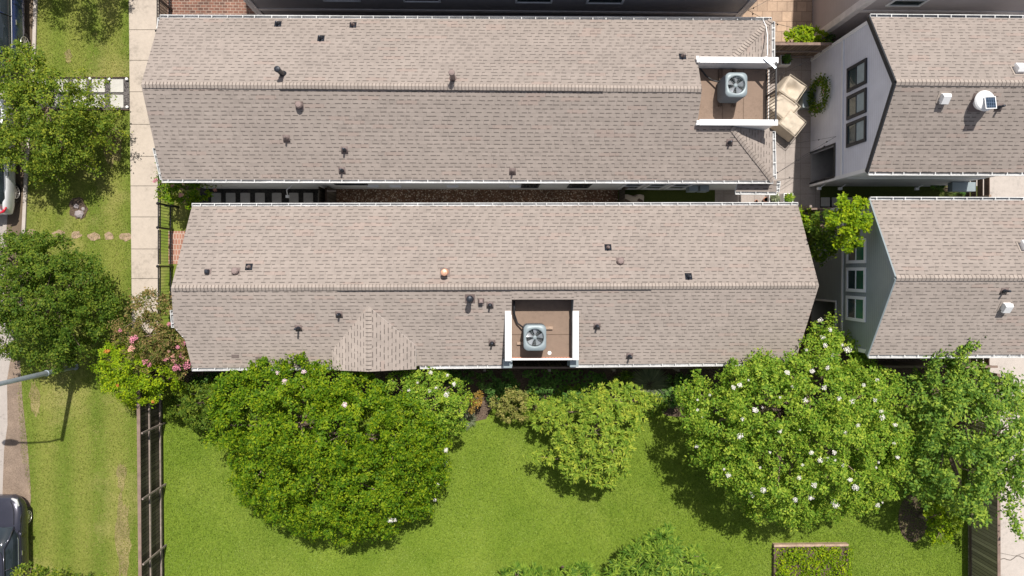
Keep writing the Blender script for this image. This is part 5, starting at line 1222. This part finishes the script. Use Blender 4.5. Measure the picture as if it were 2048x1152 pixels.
plant('shade_tree', 'large spreading dark green tree in the middle of the lawn below the cross gable', 'tree',
      [(470, 790, 3.1, 45), (540, 768, 3.3, 52), (600, 765, 3.4, 50), (660, 775, 3.4, 52), (720, 790, 3.4, 48), (455, 850, 2.4, 40), (510, 850, 3.3, 72), (600, 850, 4.2, 90), (700, 860, 4.3, 92), (790, 870, 3.8, 75), (530, 930, 2.9, 70), (620, 960, 3.4, 92), (720, 965, 3.4, 92), (800, 940, 3.0, 72), (845, 890, 2.8, 50), (560, 1000, 2.2, 48), (620, 1025, 2.3, 52), (690, 1030, 2.3, 55), (760, 1020, 2.3, 50), (825, 995, 2.0, 45), (865, 945, 2.0, 35), (500, 970, 2.0, 35)],
      mt['lBig'], .105, .046, dens=9.5, per=19, cr=.21, trunk=(680, 845), stems=5, tr=.14, deep=.3,
      flowers=[(570, 763, 'pl', 1.2), (555, 745, 'pl', .8), (689, 810, 'pl', 1.0), (608, 743, 'pl', .8), (892, 900, 'pw', 1.1), (888, 930, 'pw', 1.0), (875, 970, 'pw', .9), (870, 1000, 'pw', .8), (780, 1040, 'pw', 1.2), (790, 1040, 'pw', .8), (893, 925, 'pw', .7)])
plant('flowering_tree', 'light green tree with scattered white blossoms touching the big dark tree at its upper right', 'tree',
      [(800, 780, 2.9, 34), (850, 765, 2.8, 34), (895, 775, 2.7, 32), (870, 810, 2.8, 42), (825, 820, 2.9, 42), (900, 830, 2.4, 34), (860, 850, 2.5, 36), (795, 755, 2.5, 16), (922, 800, 2.1, 18)],
      mt['lWhite'], .10, .045, dens=10.5, per=17, cr=.18, trunk=(865, 800), stems=3, tr=.08, deep=.35,
      flowers=[(862, 745, 'pw', .9), (873, 775, 'pw', .9), (858, 782, 'pw', .8), (893, 788, 'pw', 1.2), (835, 765, 'pw', .6), (908, 768, 'pw', .8), (817, 780, 'pw', .7), (895, 750, 'pw', .6)])
plant('garden_shrub', 'rounded dark green shrub at the left end of the bed by the fence corner', 'shrub',
      [(360, 812, 1.2, 24), (395, 800, 1.7, 36), (430, 800, 1.8, 30), (395, 830, 1.4, 30), (425, 825, 1.5, 24)], mt['lT2'], .09, .05, dens=13, per=18, cr=.15, sprigs=[(430, 800, 1.8, 455, 790, 1.7)])
plant('garden_shrub', 'pale olive shrub at the lawn edge right of the white-flowering tree', 'shrub',
      [(995, 812, .8, 18), (1020, 800, 1.0, 22), (1040, 815, .9, 22), (1015, 825, .7, 18), (1035, 795, 1.1, 16)], mt['lOlive'], .08, .045, dens=18, per=15, cr=.12)
plant('garden_shrub', 'rusty orange-leaved shrub between the white-flowering tree and the olive shrub', 'shrub', [(948, 795, 1.0, 14), (938, 812, .9, 14), (955, 805, .8, 10)], mt['lOr'], .08, .04, dens=18, per=13, cr=.11)
plant('lime_tree', 'small lime green tree with narrow starry leaves in the middle of the lawn edge', 'tree',
      [(1230, 795, 2.8, 34), (1265, 800, 2.6, 28), (1160, 800, 2.5, 20), (1200, 820, 2.9, 34), (1105, 825, 2.0, 26), (1090, 845, 1.7, 20), (1250, 845, 2.6, 36), (1190, 865, 3.0, 42), (1140, 880, 2.5, 30), (1220, 900, 2.8, 42), (1160, 920, 2.4, 40), (1205, 940, 2.2, 34), (1115, 918, 2.0, 18), (1240, 930, 2.2, 24), (1290, 800, 2.3, 14), (1130, 850, 2.2, 16)],
      mt['lSmall'], .16, .040, dens=32, per=4.5, cr=.17, star=True, trunk=(1195, 835), stems=3, tr=.08, deep=.5,
      sprigs=[(1180, 790, 2.6, 1190, 775, 2.7), (1095, 915, 2, 1062, 912, 1.8), (1270, 790, 2.5, 1318, 800, 2.3)])
wf = []
for (x, y) in [(1467, 775), (1420, 790), (1395, 820), (1480, 770), (1497, 760), (1510, 820), (1525, 815), (1485, 838), (1480, 872), (1395, 800), (1404, 835), (1393, 893), (1448, 938), (1457, 950), (1500, 985), (1505, 990), (1528, 980), (1610, 800), (1560, 862), (1585, 773), (1648, 775), (1678, 797), (1690, 865), (1763, 822), (1755, 760), (1765, 835), (1640, 920), (1655, 918), (1670, 920), (1605, 930), (1623, 905), (1668, 905), (1690, 865), (1757, 925), (1752, 935), (1795, 915), (1700, 960), (1712, 975), (1628, 970), (1622, 995), (1668, 1005), (1672, 1010), (1598, 955), (1755, 1010), (1765, 1005), (1660, 660), (1650, 690), (1685, 690), (1645, 675), (1695, 700), (1665, 710), (1655, 735), (1613, 700), (1788, 887), (1640, 640), (1600, 860), (1560, 795), (1590, 1000), (1686, 930), (1540, 905), (1704, 802), (1716, 850), (1750, 800), (1728, 770), (1625, 742), (1575, 745), (1790, 850), (1520, 935), (1735, 985)]: wf.append((x, y, 'pw', random.uniform(.4, 1.35)))
plant('flowering_tree', 'huge light green tree covered in white blossoms at the right of the lawn', 'tree',
      [(1655, 668, 3.4, 34), (1685, 700, 3.5, 38), (1640, 710, 3.5, 40), (1700, 740, 3.6, 45), (1480, 765, 3.4, 42), (1520, 750, 3.4, 36), (1400, 790, 3.2, 38), (1375, 805, 2.8, 20), (1440, 840, 3.9, 70), (1530, 820, 4.5, 88), (1620, 800, 4.8, 92), (1710, 800, 4.4, 75), (1765, 780, 3.8, 45), (1470, 905, 3.5, 72), (1560, 920, 4.2, 92), (1660, 900, 4.5, 92), (1745, 890, 4.0, 72), (1790, 930, 3.2, 32), (1410, 900, 2.9, 34), (1530, 985, 2.9, 50), (1600, 995, 3.1, 52), (1670, 980, 3.3, 58), (1740, 975, 3.0, 48), (1585, 745, 3.6, 40), (1480, 965, 2.7, 36), (1570, 1020, 2.5, 24)],
      mt['lWhite'], .105, .048, dens=9.5, per=18, cr=.21, trunk=(1560, 810), stems=6, tr=.16, deep=.32, flowers=wf, sprigs=[(1500, 730, 3.4, 1530, 705, 3.5), (1350, 790, 3, 1372, 770, 3.0), (1540, 730, 3.3, 1512, 712, 3.3)])
plant('broadleaf_tree', 'tall mid green tree at the right edge, one branch over the sage grey house roof', 'tree',
      [(1880, 755, 4.0, 45), (1930, 765, 4.2, 48), (1840, 790, 3.6, 42), (1985, 790, 4.2, 52), (2025, 800, 4.0, 35), (1860, 850, 4.2, 60), (1930, 850, 5.0, 80), (2000, 860, 4.6, 66), (1850, 920, 3.8, 55), (1920, 935, 4.4, 75), (1990, 930, 4.2, 62), (2035, 900, 4.0, 45), (1860, 975, 3.4, 38), (1925, 1000, 3.4, 40), (2020, 985, 3.6, 30), (1830, 860, 3.2, 32), (1945, 1030, 2.8, 20), (2045, 960, 3.6, 25)],
      mt['lRight'], .135, .062, dens=6.6, per=15, cr=.24, trunk=(1850, 860), tr=.15, deep=.45,
      sprigs=[(1860, 740, 4.3, 1895, 690, 4.9), (1895, 690, 4.9, 1910, 678, 5.0), (1870, 700, 4.8, 1850, 715, 4.6), (1915, 735, 4.5, 1925, 690, 5.0), (1925, 700, 5.0, 1957, 675, 5.1), (1925, 695, 5, 1950, 690, 5.0), (1930, 715, 4.8, 1905, 700, 4.8), (1880, 700, 4.9, 1870, 725, 4.6), (2015, 1015, 3.4, 2040, 1070, 3.0), (1955, 1010, 3, 1975, 1045, 2.8), (1970, 760, 4.2, 1965, 730, 4.3), (2000, 770, 4, 2030, 752, 4)])
plant('garden_shrub', 'yellow-tipped shrub beside bare soil under the tall tree at lower right', 'shrub', [(1870, 1030, 1.2, 24), (1900, 1040, 1.2, 26), (1880, 1060, 1.1, 26), (1905, 1020, 1.4, 18), (1865, 1010, 1.3, 16)], mt['lYel'], .085, .045, dens=15, per=15, cr=.13, trunk=(1840, 1030))
ol = dict(L=.24, Wd=.036, dens=22, per=6, cr=.19, deep=.5, star=True)
plant('oleander_bush', 'large oleander with narrow pointed leaves at the bottom edge, right of centre', 'shrub', [(1280, 1100, 1.9, 22), (1310, 1085, 1.8, 20), (1340, 1098, 2.1, 26), (1322, 1125, 2.3, 30), (1280, 1135, 1.9, 28), (1245, 1125, 1.5, 18), (1225, 1150, 1.4, 20), (1262, 1160, 1.7, 24), (1390, 1112, 1.6, 16), (1375, 1138, 1.8, 24), (1410, 1145, 1.5, 20), (1350, 1160, 2.1, 30), (1300, 1170, 2.2, 32), (1432, 1160, 1.2, 16), (1330, 1068, 1.4, 12), (1400, 1170, 1.6, 26)], mt['lOlea'], stems=5, **ol)
plant('oleander_bush', 'low oleander at the bottom edge, leftmost of the bottom bushes on the lawn', 'shrub', [(1035, 1160, 1.0, 26), (1015, 1165, .9, 22), (1070, 1165, 1.0, 28)], mt['lOlea'], stems=3, **ol)
plant('oleander_bush', 'low oleander at the bottom edge between the other two', 'shrub', [(1130, 1165, 1.1, 30), (1165, 1155, 1.1, 26), (1110, 1170, 1.0, 24)], mt['lOlea'], stems=3, **ol)
plant('courtyard_tree', 'small yellow-green tree against the sage grey wall above its windows', 'tree', [(1700, 412, 5.1, 22), (1720, 430, 5.3, 26), (1688, 445, 5.0, 28), (1716, 460, 5.2, 26), (1695, 478, 4.8, 22), (1728, 415, 5.4, 15)], mt['lYel'], .12, .055, dens=14, per=16, cr=.13, trunk=(1598, 458), tr=.05)
plant('courtyard_tree', 'small darker green tree between the middle house and the sage grey house', 'tree', [(1645, 455, 3.4, 26), (1660, 475, 3.6, 24), (1645, 495, 3.2, 26), (1625, 470, 3.0, 20), (1655, 440, 3.4, 16)], mt['lT2'], .12, .055, dens=11, per=15, cr=.15, trunk=(1625, 475), tr=.05)
plant('courtyard_bush', 'small bright bush tucked at the north east corner of the middle house', 'shrub', [(1612, 430, 1.2, 15), (1622, 440, 1.2, 14), (1610, 448, 1.1, 12)], mt['lYel'], .10, .05, dens=18, per=14, cr=.11)
plant('hedge', 'yellow-green hedge on the terrace side of the mossy fence', 'hedge', [(1575, 75, 1.3, 11), (1592, 71, 1.4, 14), (1610, 68, 1.5, 15), (1628, 68, 1.4, 13), (1645, 73, 1.2, 11)], mt['lYel'], .09, .045, dens=28, per=14, cr=.09)
plant('courtyard_bush', 'dark shrub in the shade at the foot of the taupe house', 'shrub', [(1665, 78, .7, 12), (1685, 82, .5, 10)], mt['lDark'], .08, .04, dens=22, per=12, cr=.09)
# shade bed along the fence
def rosette_bed(px, py, w, d, n, label):
    c = P(px, py, 0); t = thing('perennial_clump', label, 'plant', c); pos, nrm, dr = [], [], []
    for _ in range(n):
        a = rng.uniform(-1, 1, 2); x, y = c.x + a[0] * w / 2, c.y + a[1] * d / 2; z = rng.uniform(.35, .6); r = rng.uniform(.07, .13)
        for k in range(22):
            an = rng.uniform(0, 6.28); rad = r * rng.uniform(.6, 1.1); pos.append((x + math.cos(an) * rad, y + math.sin(an) * rad, z - (rad - r * .5) * .6)); nrm.append((math.cos(an) * .6, math.sin(an) * .6, 1)); dr.append((-math.sin(an), math.cos(an), 0))
    leaves_mesh('foliage', mt['lDark'], t, np.array(pos), np.array(nrm), .10, .045, dirs=np.array(dr)); 
    w_ = MB()
    for _ in range(12): x, y = c.x + random.uniform(-.4, .4) * w, c.y + random.uniform(-.4, .4) * d; w_.tube([(x, y, 0), (x, y, .45)], .012, 4)
    w_.build('stems', mt['lDark'], t)
rosette_bed(1095, 765, 1.9, 1.0, 75, 'dark curly-leaved clump in the shade below the rooftop well'); rosette_bed(1178, 765, 1.3, .95, 50, 'dark curly-leaved clump right of the one below the rooftop well')
def tuft(px, py, r, n, h, mat, label, name='grass_tuft', L=.5, Wd=.014, cat='ornamental grass'):
    c = P(px, py, 0); t = thing(name, label, cat, c); a = rng.uniform(0, 6.28, n); rad = rng.random(n) ** .6 * r
    pos = np.stack([c.x + np.cos(a) * rad * .5, c.y + np.sin(a) * rad * .5, rng.uniform(.05, h, n)], 1); dr = np.stack([np.cos(a), np.sin(a), rng.uniform(.1, .8, n)], 1)
    leaves_mesh('foliage', mat, t, pos, np.stack([-np.cos(a) * .3, -np.sin(a) * .3, np.ones(n)], 1), L, Wd, dirs=dr)
tuft(1295, 765, .7, 1500, .6, mt['lGrey'], 'feathery grey-green grass clump in the shade bed right of the dark clumps')
plant('garden_shrub', 'dim green shrub in the shade bed below the left rooftop parapet', 'shrub', [(975, 765, .7, 20), (1010, 770, .6, 22), (950, 760, .5, 14)], mt['lDark'], .08, .04, dens=18, per=14, cr=.12)
plant('garden_shrub', 'starry leaved green shrub between the dark clumps and the grey grass', 'shrub', [(1240, 765, .7, 16), (1225, 775, .6, 14), (1255, 752, .5, 10)], mt['lOlea'], .14, .03, dens=18, per=14, cr=.12)
plant('garden_shrub', 'dim shrub in the shade bed between grey grass and the white-blossomed tree', 'shrub', [(1350, 765, .6, 20), (1385, 760, .5, 18), (1330, 800, .5, 14)], mt['lDark'], .09, .04, dens=16, per=14, cr=.13)
plant('garden_shrub', 'dark low shrub filling the shade below the cross gable eave', 'shrub', [(420, 765, .6, 20), (460, 762, .6, 18), (395, 770, .4, 16)], mt['lDark'], .09, .045, dens=16, per=14, cr=.13)
plant('garden_shrub', 'green shrub on the lawn edge left of the lime green tree', 'shrub', [(1065, 815, 1.0, 18), (1080, 830, 1.0, 16), (1060, 795, .9, 12)], mt['lSmall'], .10, .04, dens=18, per=14, cr=.12)
tuft(935, 838, .35, 260, .2, mt['lGrey'], 'wiry pale grass clump at the lawn edge under the white-flowering tree', L=.25)
for i, (px, py, z, rr_, lf, lb) in enumerate(((1005, 790, .6, 20, 'lDark', 'dim green mound below the rooftop well, left of the curly-leaved clumps'), (1135, 790, .55, 18, 'lOlea', 'small pointed-leaf plant between the two curly-leaved clumps'),
      (1345, 785, .6, 24, 'lDark', 'dim low mound at the right end of the shade bed'), (1310, 812, .7, 16, 'lT2', 'small dark shrub at the lawn corner right of the lime green tree'), (905, 760, .6, 18, 'lDark', 'dim low mound behind the rusty shrub'))):
    plant('garden_shrub', lb, 'shrub', [(px, py, z, rr_), (px + rr_ * .9, py - 5, z * .9, rr_ * .8), (px - rr_ * .8, py + 4, z * .8, rr_ * .7)], mt[lf], .09, .042, dens=18, per=12, cr=.12)
# raised garden bed
t = thing('raised_bed', 'timber-edged raised garden bed at the bottom right of the lawn', 'raised bed', P(1620, 1120, 0))
x0, x1 = P(1544, 1100, 0).x, P(1692, 1100, 0).x; y1 = P(1600, 1085, 0).y; y0 = y1 - 3.0
for a in ((x0, x1, y1 - .09, y1), (x0, x0 + .09, y0, y1 - .092), (x1 - .09, x1, y0, y1 - .092), (x0, x1, y0 - .092, y0 - .002)):
    mb = MB(); mb.bb(*a, 0, .22); mb.build('timber_edge', mt['wood'] if a[2] > y0 + 1 else mt['dwood'], t)
mb = MB(); mb.bb(x0 + .09, x1 - .09, y0, y1 - .09, .0, .15); mb.build('soil', mt['soil'], t)
n = 6500; pos = np.stack([rng.uniform(x0 + .05, x1 + .12, n), rng.uniform(y0, y1 - .12, n), .15 + .18 * rng.random(n)], 1)
pos[:, 2] += .12 * np.sin(pos[:, 0] * 5) * np.sin(pos[:, 1] * 4)
o = leaves_mesh('ground_cover', mt['lYel'], None, pos, rng.normal(size=(n, 3)) * .5 + np.array([0, 0, .7]), .11, .05, origin=(x0, y0, 0), kind='stuff')
o['label'] = 'tangled yellow-green leafy ground cover filling the timber bed'; o['category'] = 'ground cover'
blossom_p = P(1640, 1105, .5)
# planters
def planter(px, py, z, w, mat, label, plabel, leaf, L=.14, Wd=.03, n=160):
    c = P(px, py, z); c.z = 0; t = thing('planter', label, 'planter', c); mb = MB(); hw = w / 2; th = .03
    for a in ((-hw, hw, hw - th, hw), (-hw, hw, -hw, -hw + th), (-hw, -hw + th, -hw + th, hw - th), (hw - th, hw, -hw + th, hw - th)): mb.bb(c.x + a[0], c.x + a[1], c.y + a[2], c.y + a[3], .02, z)
    mb.build('box', mat, t); mb = MB(); mb.bb(c.x - hw + th, c.x + hw - th, c.y - hw + th, c.y + hw - th, .03, z - .05); mb.build('soil', mt['soil'], t)
    p = thing('potted_plant', plabel, 'plant', c + UZ * (z - .05)); a = rng.uniform(0, 6.28, n); rad = rng.random(n) * hw * .5
    pos = np.stack([c.x + np.cos(a) * rad, c.y + np.sin(a) * rad, z + rng.random(n) * .15], 1); dr = np.stack([np.cos(a), np.sin(a), rng.uniform(.2, 1.0, n)], 1)
    leaves_mesh('foliage', leaf, p, pos, np.stack([-np.cos(a) * .4, -np.sin(a) * .4, np.ones(n)], 1), L, Wd, dirs=dr)
    mb = MB(); mb.lathe(c + UZ * (z - .05), [(.03, 0), (.02, .12)], 6); mb.build('stem', mt['bark'], p)
planter(1572, 119, .45, .40, mt['white'], 'white square planter at the north end of the patio', 'dark leafy plant in the planter by the mossy fence', mt['lDark'])
planter(1548, 396, .4, .38, mt['white'], 'white square planter at the patio end of the middle house, west one', 'spiky green plant in the west planter of the pair', mt['lGrey'])
planter(1577, 396, .4, .38, mt['white'], 'white square planter at the patio end of the middle house, east one', 'spiky green plant in the east planter of the pair', mt['lWhite'])
for (px, py, s, l) in ((1529, 400, .10, 'terracotta pot left of the pair of white planters'), (1511, 403, .06, 'tiny dark pot farthest left beside the pair of planters')):
    c = P(px, py, 0); mb = MB(); mb.lathe(c + UZ * .008, [(s * .7, 0), (s, s * 1.6), (s * 1.12, s * 1.65), (s * 1.1, s * 1.9), (s * .85, s * 1.9), (s * .8, s * 1.6), (s * .1, s * 1.55)], 14); tag(mb.build('plant_pot', mt['terra'], loc=c, smooth=True), l, 'plant pot')
# folded mat
mb = MB(); c = P(1266, 400, .25); nx, ny = 10, 6
for i in range(nx + 1):
    for j in range(ny + 1): mb.v.append((c.x - .42 + .84 * i / nx, c.y - .3 + .5 * j / ny + .02 * math.sin(i), .30 + .04 * math.sin(i * .9 + j) + .03 * math.sin(j * 1.7)))
for i in range(nx):
    for j in range(ny): a = i * (ny + 1) + j; mb.f.append((a, a + ny + 1, a + ny + 2, a + 1)); mb.m.append(0)
t = thing('covered_bench', 'low bench under a crumpled grey cloth on the shaded turf strip', 'bench', c - UZ * .25); mb.build('cloth', mt['cover'], t, True)
for sx in (-.35, .35):
    m2 = MB(); m2.bb(c.x + sx - .03, c.x + sx + .03, c.y - .25, c.y + .15, .005, .26); m2.build('leg', mt['dwood'], t)
m2 = MB(); m2.bb(c.x - .4, c.x + .4, c.y - .28, c.y + .18, .2601, .28); m2.build('seat', mt['dwood'], t)
# hoop climber on wall C
cy = P(1622, 203, 0).y; cz = 1.05
t = thing('hoop_climber', 'ring of green climbing leaves trained on a hoop against the light grey gable wall', 'plant', (bxC - .2, cy, 0))
n = 1500; a = rng.uniform(0, 6.28, n); rr_ = rng.normal(.56, .10, n); pos = np.stack([bxC - .18 + rng.normal(0, .06, n), cy + np.cos(a) * rr_, cz + np.sin(a) * rr_ * 1.2], 1)
leaves_mesh('foliage', mt['lT2'], t, pos, rng.normal(size=(n, 3)) * .5 + np.array([-.5, 0, .6]), .075, .045)
mb = MB(); mb.tube([(bxC - .16, cy + .56 * math.cos(R(k)), cz + .67 * math.sin(R(k))) for k in range(0, 361, 12)], .012, 5, 0, False); mb.build('hoop', mt['steel'], t)
for k in range(10):
    an = random.uniform(0, 6.28); blossom(t, (bxC - .26, cy + .56 * math.cos(an), cz + .67 * math.sin(an)), 'ps', .11, .3)
mb = MB(); hw = .2
for q in ((bxC - .50, bxC - .47), (bxC - .12, bxC - .09)): mb.bb(q[0], q[1], cy - .3, cy + .3, .01, .42)
for q in ((cy - .33, cy - .30), (cy + .30, cy + .33)): mb.bb(bxC - .50, bxC - .09, q[0], q[1], .01, .42)
mb.bb(bxC - .47, bxC - .12, cy - .3, cy + .3, .01, .34)
tag(mb.build('planter', mt['acgrey'], loc=(bxC - .3, cy, 0)), 'grey rectangular planter at the foot of the leafy hoop', 'planter')
# string lights
def string_lights(label, pts):
    a = Vector(pts[0]); t = thing('string_lights', label, 'string lights', a, 'strings of small bulbs'); path = []
    for p, q in zip(pts, pts[1:]):
        p = Vector(p); q = Vector(q)
        for k in range(9): u = k / 8; v = p.lerp(q, u); v.z -= .25 * 4 * u * (1 - u); path.append(v)
    mb = MB(); mb.tube(path, .007, 4); mb.build('wire', mt['black'], t)
    for v in path[2::4]: mb = MB(); mb.lathe(v - UZ * .11, [(.005, 0), (.028, .03), (.022, .07), (.012, .11)], 8); mb.build('bulb', mt['dark'], t)
string_lights('string of small bulbs zigzagging above the patio from roof edge to the light grey wall', [P(1556, 290, 2.8), PX(1672, 273, bxC - .03), P(1556, 345, 2.8), PX(1650, 292, bxC - .03)])
string_lights('string of bulbs running from upper armchair corner to the light grey wall', [P(1556, 150, 2.8), P(1622, 118, 2.6)])
string_lights('string of small bulbs above the tan terrace at the top', [P(1560, -15, 3), P(1496, 20, 2.8), P(1600, 58, 2.6)])
# hose bibs / clutter along C: low plants
plant('side_shrubs', 'low dark plants against the foot of the light grey house beside the turf', 'plant', [(1872, 372, .4, 8), (1890, 376, .4, 8), (1908, 378, .4, 8), (1930, 380, .4, 7)], mt['lDark'], .08, .03, dens=30, per=10, cr=.1)

# ================================================================ grass blades
SCL, WSC = 1.0, 1.0
def inpoly(x, y, poly):
    c = np.zeros(len(x), bool); n = len(poly)
    for i in range(n):
        x0, y0 = poly[i]; x1, y1 = poly[(i + 1) % n]; m_ = ((y0 > y) != (y1 > y)) & (x < (x1 - x0) * (y - y0) / (y1 - y0 + 1e-12) + x0); c ^= m_
    return c
def blades(name, poly_px, n, L, mat, label, holes=()):
    poly = [tuple(P(x, y, 0)[:2]) for x, y in poly_px]; xs = [p[0] for p in poly]; ys = [p[1] for p in poly]
    x = rng.uniform(min(xs), max(xs), n); y = rng.uniform(min(ys), max(ys), n); k = inpoly(x, y, poly)
    for h_ in holes: k &= ~inpoly(x, y, [tuple(P(a, b_, 0)[:2]) for a, b_ in h_])
    x, y = x[k], y[k]; m_ = len(x); pos = np.stack([x, y, np.full(m_, .004)], 1); dr = np.stack([rng.normal(0, 1, m_), rng.normal(0, 1, m_), rng.uniform(.35, 1.4, m_)], 1)
    o = leaves_mesh(name, mat, None, pos, rng.normal(size=(m_, 3)) + np.array([0, 0, .3]), L, L * .2, dirs=dr, origin=(0, 0, 0), kind='stuff'); o['label'] = label; o['category'] = 'grass'
blades('lawn_grass', [(330, 790), (420, 800), (600, 800), (880, 802), (915, 832), (940, 848), (975, 842), (992, 807), (1100, 802), (1290, 807), (1335, 835), (1380, 838), (1500, 815), (1800, 815), (1935, 860), (1936, 1170), (331, 1170)], 330000, .07, mt['gblade'], 'mown bright green lawn grass', [[(1542, 1083), (1695, 1083), (1695, 1200), (1542, 1200)]])
blades('verge_grass', [(76, -20), (72, 110), (57, 330), (51, 480), (45, 640), (40, 720), (37, 800), (42, 900), (60, 985), (62, 1170), (322, 1170), (322, 700), (266, 640), (264, 420), (266, 400), (263, 300), (262, 200), (260, 150), (261, 60), (259, -20)], 125000, .06, mt['gvblade'], 'dry patchy verge grass beside the street', [[(60, 155), (259, 155), (261, 220), (60, 220)], [(147, 402), (167, 402), (167, 434), (147, 434)]])
for o in bpy.data.objects:
    if '_o' in o: del o['_o']
